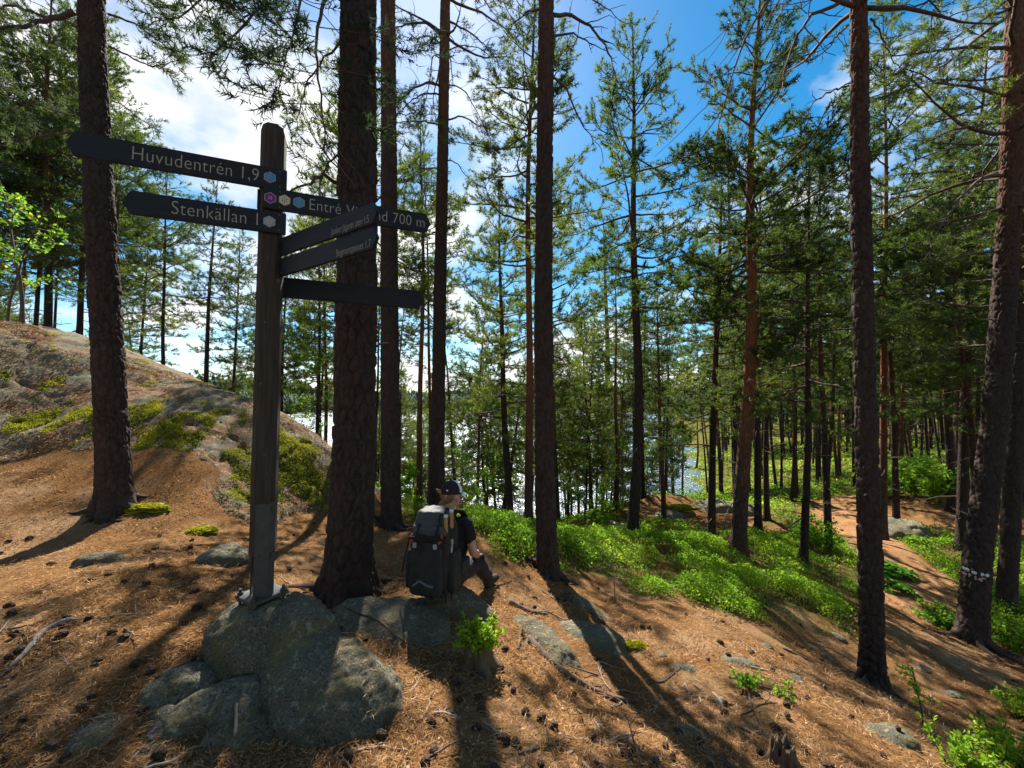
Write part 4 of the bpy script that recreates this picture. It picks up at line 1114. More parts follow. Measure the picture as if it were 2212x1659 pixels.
# ------------------------------------------------------------------ boulders
def ico(sub=3):
    bm = bmesh.new(); bmesh.ops.create_icosphere(bm, subdivisions=sub, radius=1.0)
    V = np.array([v.co[:] for v in bm.verts]); F = np.array([[v.index for v in f.verts] for f in bm.faces]); bm.free()
    return V, F
_ICO = ico(4)
def boulder(name, blobs, label, seed, voxel=.022, rough=.035, fine=.012, mat='granite', smooth=6, cat='rock', add_surf=True, facets=9, fstr=.6, protect=None):
    """blobs: (x,y,z, rx,ry,rz, turn about z, tilt about x, tilt about y[, boxiness])"""
    Vs, Fs, n = [], [], 0
    for b in blobs:
        v = _ICO[0].copy(); p = b[9] if len(b) > 9 else 0.0
        if p: v = np.sign(v) * np.abs(v) ** (1 - p)
        R = np.array(Euler((b[7], b[8], b[6])).to_matrix())
        Vs.append((v * np.array(b[3:6])) @ R.T + np.array(b[:3])); Fs.append(_ICO[1] + n); n += len(v)
    c = np.mean([b[:3] for b in blobs], 0)
    me = npmesh(name, np.concatenate(Vs) - c, np.concatenate(Fs))
    me = eval_mesh(me, [('REMESH', dict(mode='VOXEL', voxel_size=voxel)), ('SMOOTH', dict(iterations=smooth, factor=.5))])
    me.name = name
    V = mesh_np(me).astype(float); rp = np.random.default_rng(seed * 7 + 1)
    for _ in range(facets):                       # broken flat faces
        nv = rp.normal(0, 1, 3); nv[2] = abs(nv[2]) * .7; nv /= np.linalg.norm(nv)
        pos = rp.permutation(len(V))[0]; loc_ = np.exp(-((V - V[pos]) ** 2).sum(1) / (2 * (np.ptp(V, 0).max() * .32) ** 2))
        if protect is not None: loc_ = loc_ * (1 - np.exp(-((V + c - np.array(protect)) ** 2).sum(1) / (2 * .2 ** 2)))
        dt = (V * nv).sum(1); off = np.quantile(dt[loc_ > .3], rp.uniform(.72, .94)) if (loc_ > .3).sum() > 5 else dt.max()
        V = V - (np.maximum(0, dt - off) * loc_ * fstr)[:, None] * nv
    me.vertices.foreach_set('co', V.astype(np.float32).ravel()); me.update()
    N = np.empty(len(V) * 3, dtype=np.float32); me.vertex_normals.foreach_get('vector', N); N = N.reshape(-1, 3)
    d = np.empty(len(V))
    for i, v in enumerate(V):
        q = Vector((v[0] + seed * 3.1, v[1], v[2]))
        d[i] = (mnoise.fractal(q * 2.6, 1.0, 2.0, 3) * rough + (1 - abs(mnoise.noise(q * 5.5)) * 2) * rough * .35 - rough * .35 * max(0.0, 1 - abs(mnoise.noise(q * 2.1 + Vector((7, 3, 1)))) / .045) + mnoise.noise(q * 17) * fine + mnoise.noise(q * 42) * fine * .55)
    V2 = V + N * d[:, None]
    me.vertices.foreach_set('co', V2.astype(np.float32).ravel()); me.update(); smooth_me(me)
    o = link(name, me, M[mat]); o.location = c
    tag(o, label, cat)
    if add_surf:
        SURF.append(BVHTree.FromPolygons([tuple(v + c) for v in V2], [tuple(p.vertices) for p in me.polygons]))
    return o
POST = at(566, 1283, 2.27)         # centre of the base plate
gz = lambda x, y: h1(x, y)
# main boulder under the signpost: crest at the plate, long smooth back falling to the right and to the front
boulder('boulder', [
   (POST[0] + .04, POST[1] + .03, POST[2] - .36, .40, .29, .325, .25, 0, .10, .2),
   (-1.05, 2.17, -.02, .45, .33, .32, -.55, .0, .14, .08),
   (-.82, 2.11, -.10, .35, .28, .28, -.6, 0, 0), (-.68, 2.07, -.16, .26, .21, .22, -.7, 0, 0)],
   'large smooth boulder carrying the steel foot of the signpost', 1, .015, .034, .016, facets=9, protect=POST, fstr=.5)
boulder('boulder', [(-1.66, 2.04, .10, .18, .15, .14, .35, 0, .25, .45), (-1.42, 1.90, .06, .25, .13, .13, .15, .25, -.1, .45), (-1.20, 1.82, .0, .2, .12, .13, -.1, 0, 0, .2), (-1.78, 2.03, .06, .09, .09, .09, .3, 0, 0, .2)],
   'angular low boulder wedged against the boulder under the signpost', 2, .012, .034, .014, smooth=2, facets=12, fstr=.45)
boulder('boulder', [(-1.50, 1.72, .00, .12, .10, .10, .3, .15, 0, .25), (-1.40, 1.69, -.03, .10, .08, .08, 0, 0, 0, .2)],
   'small pale stone lying in front of the angular low boulder', 3, .010, .024, .010, smooth=2, facets=10, fstr=.45)
boulder('stone', [(-1.62, 1.64, -.01, .06, .045, .035, .5, 0, 0, .2)], 'smallest stone at the corner of the pale stone', 4, .008, .012, .005)
def slab(name, p0, p1, half, hgt, label, seed, lift=0.0, up=.35):
    a, b = ground_at(*p0), ground_at(*p1)
    c = (a + b) / 2; d = b - a; L = np.hypot(d[0], d[1]) / 2; tz = math.atan2(d[1], d[0]); ty = -math.atan2(d[2], L * 2)
    zc = h1(c[0], c[1]) + lift - hgt * (1 - up)
    return boulder(name, [(c[0], c[1], zc, L * 1.12, half, hgt, tz, 0, ty, .05), (c[0] - d[0] * .2, c[1] - d[1] * .2, zc + hgt * .05, L * .7, half * .85, hgt, tz, 0, ty)], label, seed, .018, .022, .009)
slab('boulder', (720, 1325), (960, 1382), .36, .17, 'long flat rock slab reaching from the thickest pine towards the stump', 5, .0, .66)
_st = at(966, 1266, 3.25)
boulder('boulder', [(_st[0] + .02, _st[1] + .02, _st[2] - .17, .30, .24, .19, .1, 0, .05, .05), (_st[0] + .16, _st[1] + .02, _st[2] - .24, .26, .22, .19, -.3, 0, .15)],
   'rounded rock on which the hiker sits', 6, .02, .02, .008)
slab('boulder', (1205, 1350), (1375, 1405), .24, .15, 'whale-backed rock with a mossy end beyond the thick dark root', 7, .0, .56)
slab('boulder', (1110, 1330), (1255, 1470), .19, .13, 'narrow rock ridge running beside the thick dark root', 8, .0, .52)
slab('boulder', (1228, 1290), (1320, 1345), .13, .11, 'low pale rock back next to the dark dead wood piece', 9, .0, .5)
boulder('stone', [tuple(ground_at(488, 1212)) + (.20, .16, .14, .2, 0, 0, .15)], 'blue-grey lichen stone between the post and the rock dome', 10, .014, .03, .008)
boulder('stone', [tuple(ground_at(218, 1212)) + (.17, .10, .07, .3, 0, 0)], 'flat yellow mossy stone on the needle slope near the stout pine', 11, .012, .02, .006)
boulder('stone', [tuple(ground_at(1490, 1592) - np.array([0, 0, .02])) + (.10, .13, .06, .5, 0, 0)], 'pale oval stone half sunk in needles near the broken stump', 12, .01, .012, .006)
boulder('stone', [tuple(ground_at(1925, 1592) - np.array([0, 0, .02])) + (.17, .12, .06, .25, 0, 0, .25)], 'flat pale stone lying below the lone dark pine', 13, .012, .02, .007)
boulder('stone', [tuple(ground_at(1600, 1432) - np.array([0, 0, .03])) + (.16, .12, .07, -.4, 0, 0)], 'grey stone flush with the needle slope above the seedlings', 14, .012, .015, .006)
boulder('stone', [tuple(ground_at(70 + 150, 1560) - np.array([0, 0, .04])) + (.13, .16, .06, .6, 0, 0)], 'dull grey stone almost buried in shaded needles', 15, .012, .015, .006)
boulder('boulder', [tuple(ground_at(1672, 1188)) + (.32, .25, .2, .3, 0, 0, .2)], 'dark block of stone among the bilberries near the leaning orange pine', 16, .03, .05, .012)
boulder('boulder', [tuple(ground_at(1945, 1158)) + (.85, .7, .5, .1, 0, 0, .1)], 'big dark rounded boulder at the edge of the trail clearing', 17, .06, .08, .02)
boulder('boulder', [tuple(ground_at(1560, 1100)) + (1.5, 1.0, .32, .05, 0, 0)], 'low broad rock back rising through the brown needle mound', 18, .08, .08, .02)
boulder('boulder', [tuple(ground_at(1445, 1118)) + (.55, .4, .25, .4, 0, 0, .2), tuple(ground_at(1480, 1112)) + (.4, .3, .22, .1, 0, 0, .2)], 'flat dark rock with a yellow moss cap before the needle mound', 19, .04, .05, .015)
for i, (px, py, s) in enumerate([(1480, 1445, .07), (1720, 1470, .06), (1785, 1420, .07), (1650, 1395, .055), (1560, 1520, .05), (1985, 1440, .07), (2060, 1500, .06), (1430, 1415, .045), (1810, 1375, .06)]):
    boulder('stone', [tuple(ground_at(px, py) - np.array([0, 0, s * .35])) + (s * 1.5, s * 1.1, s * .75, i, 0, 0, .1)], 'small pale stone poking out of the sunlit needle slope', 30 + i, .01, .012, .005)['group'] = 'small stones on the sunlit slope'

# ------------------------------------------------------------------ signpost
PX, PY = POST[0], POST[1]
SA = math.radians(21.0)                       # direction of the wide boards: to the right and away
sd_ = np.array([math.cos(SA), math.sin(SA)]); sn_ = np.array([math.sin(SA), -math.cos(SA)])   # along, and out towards the viewer
HW = .061                                     # half width of the post across its flats
post_top = at(592, 276, PY)[2]; post_bot = POST[2] + .012
signpost = empty('signpost', (PX, PY, POST[2]))
def lw_(p): return (p[0] - PX, p[1] - PY, p[2] - POST[2])
# the post leans a touch: measured centre at two heights
c_lo = at(566, 1270, PY)[:2]; c_hi = at(592, 300, PY)[:2]
def pc(z):
    f = (z - POST[2]) / (post_top - POST[2]); return c_lo * (1 - f) + c_hi * f
def octa(hw, cf=.62):
    e = hw * cf
    return [(-e, -hw), (e, -hw), (hw, -e), (hw, e), (e, hw), (-e, hw), (-hw, e), (-hw, -e)]
bm = bmesh.new(); rings = []
lev = [(post_bot + .22, 1.0), (post_top - .055, 1.0), (post_top - .012, .86), (post_top, .72)]
zs = list(np.linspace(lev[0][0], lev[1][0], 24)) + [lev[2][0], lev[3][0]]; sc = [1.0] * 24 + [.86, .70]
rngp = np.random.default_rng(3)
for z, s in zip(zs, sc):
    c = pc(z); ring = []
    for u, v in octa(HW * s, .60):
        p = c + sd_ * u - sn_ * v * 1.0
        ring.append(bm.verts.new(lw_((p[0] + rngp.normal(0, .0006), p[1] + rngp.normal(0, .0006), z))))
    rings.append(ring)
for a, b in zip(rings[:-1], rings[1:]):
    for i in range(8): bm.faces.new((a[i], a[(i + 1) % 8], b[(i + 1) % 8], b[i]))
bm.faces.new(rings[-1]); bm.faces.new(list(reversed(rings[0])))
bmesh.ops.recalc_face_normals(bm, faces=bm.faces)
bm_obj('post', bm, M['post'], signpost)

def oriented_box(bm, c, ax, ay, az, hx, hy, hz, bev=0.0):
    vs = []
    for sx in (-1, 1):
        for sy in (-1, 1):
            for sz in (-1, 1):
                vs.append(bm.verts.new(Vector(c) + Vector(ax) * hx * sx + Vector(ay) * hy * sy + Vector(az) * hz * sz))
    idx = [(0, 1, 3, 2), (4, 6, 7, 5), (0, 4, 5, 1), (2, 3, 7, 6), (0, 2, 6, 4), (1, 5, 7, 3)]
    fs = [bm.faces.new([vs[i] for i in f]) for f in idx]
    if bev:
        es = set(e for f in fs for e in f.edges)
        bmesh.ops.bevel(bm, geom=list(es), offset=bev, segments=2, affect='EDGES')
    return vs
def cyl(bm, c, axis, r, h, n=8):
    ax = Vector(axis).normalized(); a = ax.orthogonal().normalized(); b = ax.cross(a)
    r1 = [bm.verts.new(Vector(c) + (a * math.cos(t) + b * math.sin(t)) * r) for t in np.arange(n) * 2 * math.pi / n]
    r2 = [bm.verts.new(v.co + ax * h) for v in r1]
    for i in range(n): bm.faces.new((r1[i], r1[(i + 1) % n], r2[(i + 1) % n], r2[i]))
    bm.faces.new(list(reversed(r1))); bm.faces.new(r2)
# base plate, bolts
PA = math.radians(58)                         # plate edge direction
pa = np.array([math.cos(PA), math.sin(PA), 0]); pb = np.array([-math.sin(PA), math.cos(PA), 0])
bm = bmesh.new(); oriented_box(bm, (0, 0, 0), pa, pb, (0, 0, 1), .098, .094, .010, .002)
bmesh.ops.recalc_face_normals(bm, faces=bm.faces); bm_obj('base_plate', bm, M['steel'], signpost)
for su in (-1, 1):
    for sv in (-1, 1):
        p = pa * .078 * su + pb * .074 * sv
        bm = bmesh.new(); cyl(bm, (p[0], p[1], -.085), (0, 0, 1), .008, .125, 10); cyl(bm, (p[0], p[1], .0105), (0, 0, 1), .0155, .013, 6)
        cyl(bm, (p[0], p[1], -.024), (0, 0, 1), .0155, .013, 6)
        bm_obj('anchor_bolt', bm, M['bolt'], signpost)
# steel shoe: plates on the front flat and the right chamfer, and a stub behind
z0, z1 = POST[2] + .011, at(580, 1083, PY)[2]
sdx = np.array([sd_[0], sd_[1], 0]); snx = np.array([sn_[0], sn_[1], 0])
d45 = (sdx - snx) / math.sqrt(2); n45 = (sdx + snx) / math.sqrt(2)
def shoe(name, mid_off, along_, out, hw, za, zb):
    bm = bmesh.new(); zc = (za + zb) / 2; c = pc(zc); p = np.array([c[0], c[1], zc]) + mid_off
    lean = np.array([*(c_hi - c_lo), post_top - POST[2]]); lean = lean / np.linalg.norm(lean)
    oriented_box(bm, lw_(p), along_, out, lean, hw, .0028, (zb - za) / 2, .0015)
    bmesh.ops.recalc_face_normals(bm, faces=bm.faces)
    o = bm_obj(name, bm, M['steel'], signpost)
    return p
e_ = HW * .60
shoe('shoe_plate', snx * (HW + .0035) + sdx * .006, sdx, snx, .036, z0, z1)
ch_mid = (sdx * (e_ + HW) / 2 + snx * (e_ + HW) / 2)
chl = (HW - e_) * math.sqrt(2) / 2
shoe('shoe_plate', ch_mid + n45 * .0035, d45, n45, chl, z0, z1 + .006)
shoe('shoe_plate', -sdx * HW * .8 + snx * .008, snx, -sdx, .030, z0, post_bot + .235)
for z in (z1 - .03, z0 + .22):
    for off, nn in ((snx * (HW + .0062) - sdx * .012, snx), (ch_mid + n45 * .0062, n45)):
        c = pc(z); bm = bmesh.new(); p = lw_(np.array([c[0], c[1], z]) + off)
        cyl(bm, p, nn, .0085, .006, 6); bm_obj('shoe_bolt', bm, M['bolt'], signpost)
bm = bmesh.new(); zt = at(607, 610, PY)[2]; c = pc(zt); cyl(bm, lw_(np.array([c[0], c[1], zt]) + ch_mid + n45 * .001), n45, .013, .002, 14)
bm_obj('round_tag', bm, M['steel'], signpost)
for (zz, off, r) in ((at(590, 700, PY)[2], -.01, .006), (at(590, 830, PY)[2], -.022, .007), (at(590, 980, PY)[2], .006, .008), (at(590, 1020, PY)[2], .02, .005)):
    c = pc(zz); bm = bmesh.new(); cyl(bm, lw_(np.array([c[0], c[1], zz]) + snx * (HW - .004) + sdx * off), snx, r, .0046, 10); bm_obj('knot', bm, M['root'], signpost)

# boards
def s_on(px, base, d2):
    """distance along a horizontal line (base + s*d2) where it crosses picture column px (at mid height)"""
    k = (px - VW / 2) / FPX / _cp
    return k, base, d2
def solve_s(px, zc, base, d2):
    f = lambda s: proj(np.array([base[0] + d2[0] * s, base[1] + d2[1] * s, zc]))[0] - px
    a, b = -1.6, 1.6
    fa = f(a)
    for _ in range(60):
        m = (a + b) / 2; fm = f(m)
        if (fm > 0) == (fa > 0): a, fa = m, fm
        else: b = m
    return (a + b) / 2
def proj(p):
    d = p - np.array([0, 0, CAMZ]); yf = d[1] * _cp + d[2] * _sp; zu = -d[1] * _sp + d[2] * _cp
    return VW / 2 + FPX * d[0] / yf, VH / 2 - FPX * zu / yf
def board(base, d2, s0, s1, zc, hh, tip, thick=.018, name='arrow_board'):
    """pointed board; tip = -1 points to s0, +1 points to s1"""
    pt = hh * .55
    if tip < 0: prof = [(s0, 0), (s0 + pt, -hh), (s1, -hh), (s1, hh), (s0 + pt, hh)]
    else: prof = [(s0, -hh), (s1 - pt, -hh), (s1, 0), (s1 - pt, hh), (s0, hh)]
    nrm = np.array([d2[1], -d2[0]])
    bm = bmesh.new(); fr, bk = [], []
    for s, z in prof:
        p = np.array([base[0] + d2[0] * s, base[1] + d2[1] * s, zc + z])
        fr.append(bm.verts.new(lw_(p))); bk.append(bm.verts.new(lw_(p - np.array([nrm[0], nrm[1], 0]) * thick)))
    bm.faces.new(fr); bm.faces.new(list(reversed(bk)))
    for i in range(len(prof)): j = (i + 1) % len(prof); bm.faces.new((fr[i], bk[i], bk[j], fr[j]))
    bmesh.ops.recalc_face_normals(bm, faces=bm.faces)
    bmesh.ops.bevel(bm, geom=list(bm.edges), offset=.0025, segments=2, affect='EDGES')
    return bm_obj(name, bm, M['sign'], signpost)
def text_on(par, txt, base, d2, s0, s1, zb, capz, mat='ink', name='lettering', lift=.0012, off=-.012):
    cu = bpy.data.curves.new('t', 'FONT'); cu.body = txt; cu.size = 1.0; cu.extrude = 0.0; cu.resolution_u = 6; cu.space_character = 1.04; cu.offset = off
    o = bpy.data.objects.new('t', cu); COL.objects.link(o)
    dg = bpy.context.evaluated_depsgraph_get(); dg.update()
    me = bpy.data.meshes.new_from_object(o.evaluated_get(dg)); bpy.data.objects.remove(o)
    V = mesh_np(me); x0, x1 = V[:, 0].min(), V[:, 0].max()
    sx = (s1 - s0) / (x1 - x0); sy = capz
    nrm = np.array([d2[1], -d2[0]])
    u = s0 + (V[:, 0] - x0) * sx; w = zb + V[:, 1] * sy
    P = np.stack([base[0] + d2[0] * u + nrm[0] * lift - PX, base[1] + d2[1] * u + nrm[1] * lift - PY, w - POST[2]], -1)
    F = [list(p.vertices) for p in me.polygons]; xs = V[:, 0]
    iv = sorted((min(xs[f]), max(xs[f]), i) for i, f in enumerate(F))
    words, cur, right = [], [], None                       # one mesh for each word
    for a, b, i in iv:
        if right is not None and a - right > .17: words.append(cur); cur = []; right = None
        cur.append(i); right = b if right is None else max(right, b)
    words.append(cur)
    for wd in words:
        ids = sorted(set(v for i in wd for v in F[i])); mp = {v: k for k, v in enumerate(ids)}
        m2 = bpy.data.meshes.new(name); m2.from_pydata([tuple(P[v]) for v in ids], [], [[mp[v] for v in F[i]] for i in wd])
        ob_ = link(name, m2, M[mat], par)
        if len(wd) > 3: tag(ob_, kind='stuff')
    bpy.data.meshes.remove(me)
def hexagon(par, base, d2, s, zc, r, mat, dots=None, P=False):
    nrm = np.array([d2[1], -d2[0]])
    def pt(u, w, l): return lw_((base[0] + d2[0] * (s + u) + nrm[0] * l, base[1] + d2[1] * (s + u) + nrm[1] * l, zc + w))
    ang = [math.pi / 2 + i * math.pi / 3 for i in range(6)]
    bm = bmesh.new(); o1 = [bm.verts.new(pt(r * math.cos(a), r * math.sin(a), .0012)) for a in ang]; bm.faces.new(o1)
    rim = bm_obj('badge_rim', bm, M['ink'], par)
    bm = bmesh.new(); o1 = [bm.verts.new(pt(r * .86 * math.cos(a), r * .86 * math.sin(a), .002)) for a in ang]; bm.faces.new(o1)
    bm_obj('badge', bm, M[mat], par)
    if dots:
        bm = bmesh.new(); col, lst, dr = dots
        for (u, w) in lst:
            vs = [bm.verts.new(pt(u * r + dr * r * math.cos(t), w * r + dr * r * math.sin(t), .003)) for t in np.arange(8) * math.pi / 4]; bm.faces.new(vs)
        tag(bm_obj('badge_dots', bm, M[col], par), kind='stuff')
    if P: text_on(par, 'P', base, d2, s - r * .24, s + r * .30, zc - r * .40, r * 1.12, 'ink', 'badge_letter', .003)
# wide boards lie on the front flat of the post
def fbase(z): c = pc(z); return c + sn_ * (HW + .019)
zpix = lambda px, py, base, d2: None
def z_at(px, py, base, d2):
    """height where a board line crosses picture point px,py"""
    lo, hi = 0.0, 5.0
    for _ in range(50):
        m = (lo + hi) / 2; s = solve_s(px, m, base, d2)
        if proj(np.array([base[0] + d2[0] * s, base[1] + d2[1] * s, m]))[1] > py: lo = m
        else: hi = m
    return (lo + hi) / 2
def mk(base_z_guess, tip_px, end_px, ctr, hh, tip):
    b = fbase(base_z_guess); zc = z_at(ctr[0], ctr[1], b, sd_)
    s_tip = solve_s(tip_px, zc, b, sd_); s_end = solve_s(end_px, zc, b, sd_)
    o = board(b, sd_, min(s_tip, s_end), max(s_tip, s_end), zc, hh, tip); return o, b, zc
hh = .062
o1, b1, zc1 = mk(2.9, 139, 619, (600, 387), hh, -1)
S = lambda px, zc, b, d=sd_: solve_s(px, zc, b, d)
text_on(o1, 'Huvudentrén 1,9', b1, sd_, S(286, zc1, b1), S(559, zc1, b1), zc1 - .032, .104)
dx4 = [(-.16, -.16), (.16, -.16), (-.16, .16), (.16, .16)]
dx9 = [(x, y) for x in (-.28, 0, .28) for y in (-.28, 0, .28)]
hexagon(o1, b1, sd_, S(583, zc1, b1), zc1 + .002, .034, 'sign_blue', P=True)
o2, b2, zc2 = mk(2.75, 931, 568, (580, 427), hh, 1)
hexagon(o2, b2, sd_, S(584, zc2, b2), zc2, .034, 'sign_purple', ('sign_cream', dx4, .09))
hexagon(o2, b2, sd_, S(615, zc2, b2), zc2, .034, 'sign_cream', ('black', [(0, 0), (0, .38), (0, -.38), (.33, .19), (-.33, .19), (.33, -.19), (-.33, -.19)], .10))
hexagon(o2, b2, sd_, S(646, zc2, b2), zc2, .034, 'sign_blue', P=True)
text_on(o2, 'Entré Vitsand 700 m', b2, sd_, S(669, zc2, b2), S(917, zc2, b2), zc2 - .032, .098)
o3, b3, zc3 = mk(2.6, 262, 617, (605, 482), hh, -1)
text_on(o3, 'Stenkällan 1', b3, sd_, S(371, zc3, b3), S(557, zc3, b3), zc3 - .032, .104)
hexagon(o3, b3, sd_, S(582, zc3, b3), zc3, .034, 'sign_grey', ('sign_cream', dx9, .07))
# boards towards the viewer on the right side of the post
SB = math.radians(-31.0); sb_ = np.array([math.cos(SB), math.sin(SB)]); nb_ = np.array([sb_[1], -sb_[0]])
for txt, l_top, tip, hgt, tx in (('Junker Jägares sten 1,5', (622, 507), (814, 454), .054, (716, 797)), ('Stigmanspasset 1,7', (622, 552), (814, 508), .054, (727, 801))):
    c = pc(2.4) + sd_ * (HW * .72) + sn_ * .03
    zt = z_at(l_top[0], l_top[1], c, sb_); zc = zt - hgt
    s1 = solve_s(tip[0], zc, c, sb_)
    o = board(c, sb_, -.03, s1, zc, hgt - .002, 1); o['label'] = 'angled board with small lettering ' + txt
    text_on(o, txt, c, sb_, solve_s(tx[0], zc, c, sb_), solve_s(tx[1], zc, c, sb_), zc - .040, .054)
    for dz in (-.035, .035):
        bm = bmesh.new(); p = c + sb_ * .035 + nb_ * 0.0; cyl(bm, lw_((p[0], p[1], zc + dz)), (nb_[0], nb_[1], 0), .006, .004, 8); bm_obj('screw', bm, M['bolt'], signpost)
# blank board on the back of the post
bb = pc(2.2) - sn_ * (HW + .001)
zc = z_at(640, 623, bb, sd_); ob = board(bb, sd_, -.06, solve_s(917, zc, bb, sd_), zc, .062, 1)
# steel clamps where boards cross the post
for zc, b in ((zc2, b2),):
    bm = bmesh.new(); c = pc(zc); p = np.array([c[0], c[1], zc]) - sdx * (HW + .003) + snx * .012
    oriented_box(bm, lw_(p), snx, sdx, (0, 0, 1), .036, .003, .058, .001); bmesh.ops.recalc_face_normals(bm, faces=bm.faces); bm_obj('clamp_plate', bm, M['steel'], signpost)
for zc, b in ((zc1, b1), (zc2, b2), (zc3, b3)):
    for dz in (-.045, .045):
        for ss in (.052,):
            bm = bmesh.new(); cyl(bm, lw_((b[0] + sd_[0] * ss, b[1] + sd_[1] * ss, zc + dz)), snx, .005, .003, 8); bm_obj('screw', bm, M['bolt'], signpost)
for o_, l_ in ((o1, 'long board pointing towards the rock dome, lettered Huvudentrén 1,9'), (o2, 'board with three hexagon badges, lettered Entré Vitsand 700 m'), (o3, 'shorter board with a grey hexagon, lettered Stenkällan 1'), (ob, 'blank dark board below all the lettered ones')): o_['label'] = l_
tag(signpost, 'dark wooden trail signpost with white-lettered arrow boards on a bolted steel foot', 'signpost')
# ------------------------------------------------------------------ hiker
def uvs(c, r, n=12, m=8):
    c = np.asarray(c, float); V, F = [], []
    th = np.arange(n) * 2 * np.pi / n; ph = np.linspace(-np.pi / 2, np.pi / 2, m)
    R = np.asarray(r, float) * np.ones(3)
    for p in ph:
        V.append(np.stack([np.cos(th) * math.cos(p), np.sin(th) * math.cos(p), np.full(n, math.sin(p))], -1))
    V = np.concatenate(V) * R + c
    return V, grid_faces(m, n, True)
def capsule_mesh(name, caps, voxel=.01, smooth=4, extra=()):
    """caps: (p0, r0, p1, r1) tapered limbs; extra: (centre, (rx,ry,rz)) ellipsoids -> one continuous surface"""
    Vs, Fs, n = [], [], 0
    def add(V, F):
        nonlocal n
        Vs.append(V); Fs.append(F + n); n += len(V)
    for p0, r0, p1, r1 in caps:
        p0, p1 = np.array(p0, float), np.array(p1, float); L = np.linalg.norm(p1 - p0); k = max(2, int(L / .02))
        for i in range(k + 1):
            f = i / k; add(*uvs(p0 * (1 - f) + p1 * f, r0 * (1 - f) + r1 * f, 12, 7))
    for c, r in extra: add(*uvs(c, r, 20, 12))
    me = npmesh(name, np.concatenate(Vs), np.concatenate(Fs))
    me = eval_mesh(me, [('REMESH', dict(mode='VOXEL', voxel_size=voxel)), ('SMOOTH', dict(iterations=smooth, factor=.5))])
    me.name = name; return smooth_me(me)
SEAT = at(962, 1276, 3.25)
_s = drop(SEAT[0], SEAT[1])
SEATZ = _s[0].z
PS = .91      # the hiker is a small adult
person = empty('person', (SEAT[0], SEAT[1], SEATZ), math.radians(-13)); person.scale = (PS, PS, PS)
hip = .10
def chain(pts): return [(a[0], a[1], b[0], b[1]) for a, b in zip(pts[:-1], pts[1:])]
# local frame: x right, y forward, z up, origin on the rock
def R_(x): return x
foot_g = None
Mw = Matrix.Translation((SEAT[0], SEAT[1], SEATZ)) @ Matrix.Rotation(math.radians(-13), 4, 'Z')
def gl(x, y):
    w = Mw @ Vector((x * PS, y * PS, 0)); return (drop(w.x, w.y)[0].z - SEATZ) / PS
fzR, fzL = gl(.20, .68) + .035, gl(-.16, .64) + .035
kneeR, kneeL = (.17, .41, min(.06, fzR + .36)), (-.15, .42, min(.10, fzL + .38))
ankR, ankL = (.20, .66, fzR + .05), (-.16, .60, fzL + .05)
def hand(w, d, side, drop_=-.02):
    """five fingers of different lengths, bent, from a palm"""
    w = np.array(w, float); d = unit(d); s = unit(np.cross(d, [0, 0, 1])) * side
    caps = []; pal = w + d * .075
    for i, (o, L) in enumerate(((-.030, .066), (-.010, .076), (.011, .072), (.031, .056))):
        k = pal + s * o; a = k + d * L * .45 + np.array([0, 0, -.006]); b = a + d * L * .35 + np.array([0, 0, -.022]); e = b + d * L * .15 + np.array([0, 0, -.020])
        caps += [(w + s * o * .6, .016, k, .0115), (k, .0105, a, .0095), (a, .0095, b, .0085), (b, .0085, e, .0075)]
    t0 = w + d * .025 - s * .025; t1 = t0 + d * .03 - s * .028 + np.array([0, 0, -.01]); t2 = t1 + d * .03 - s * .006 + np.array([0, 0, -.012])
    return caps + [(w + d * .01, .018, t0, .014), (t0, .0135, t1, .011), (t1, .011, t2, .009)]
shR, shL = (.175, .035, .535), (-.175, .035, .535)
elR, elL = (.245, .045, .285), (-.25, .10, .28)
wrR, wrL = (.215, .245, .17), (-.17, .31, .20)
hR, hL = hand(wrR, (-.06, 1, -.10), 1), hand(wrL, (.12, 1, -.06), -1)
torso = chain([((0, -.02, .10), .115), ((0, .0, .25), .105), ((0, .03, .42), .115), ((0, .035, .52), .10)]) + \
        chain([((.07, -.02, .11), .10), ((.06, .0, .25), .09), ((.09, .03, .44), .085), ((.13, .035, .525), .06)]) + \
        chain([((-.07, -.02, .11), .10), ((-.06, .0, .25), .09), ((-.09, .03, .44), .085), ((-.13, .035, .525), .06)])
neck = chain([((0, .04, .54), .062), ((0.005, .055, .64), .056), ((.012, .075, .72), .06)])
HC = np.array((.018, .085, .765)); FD = unit((.38, .92, -.06)); FR = unit(np.cross(FD, [0, 0, 1]))    # head turned to the right
arms = chain([(shR, .055), ((.215, .035, .42), .047), (elR, .040), ((.235, .14, .245), .038), (wrR, .027)]) + chain([(shL, .055), ((-.22, .06, .42), .047), (elL, .040), ((-.22, .2, .245), .038), (wrL, .027)])
legs = chain([((.09, .0, .105), .095), (kneeR, .062), (tuple(np.array(kneeR) * .5 + np.array(ankR) * .5 + np.array((0, -.02, 0))), .058), (ankR, .040)]) + \
       chain([((-.09, .0, .105), .095), (kneeL, .062), (tuple(np.array(kneeL) * .5 + np.array(ankL) * .5 + np.array((0, -.02, 0))), .058), (ankL, .040)])
feet = [(ankR, .036, tuple(np.array(ankR) + (.03, .11, -.052)), .024), (ankL, .036, tuple(np.array(ankL) + (-.015, .11, -.052)), .024)]
extra = [(HC + np.array((0, 0, .02)), (.076, .092, .105)), (HC + FD * .045 - np.array((0, 0, .05)), (.055, .06, .06)),
         (HC + FD * .098 - np.array((0, 0, .02)), (.016, .016, .024)),
         (HC + FR * .078 + np.array((0, 0, -.01)) - FD * .005, (.014, .02, .032)), (HC - FR * .078 + np.array((0, 0, -.01)) - FD * .005, (.014, .02, .032)),
         (HC + FD * .098 - np.array((0, 0, .062)), (.026, .022, .008))]
link('body', capsule_mesh('body', torso + neck + arms + legs + feet + hR + hL, .010, 3, extra), M['skin'], person)
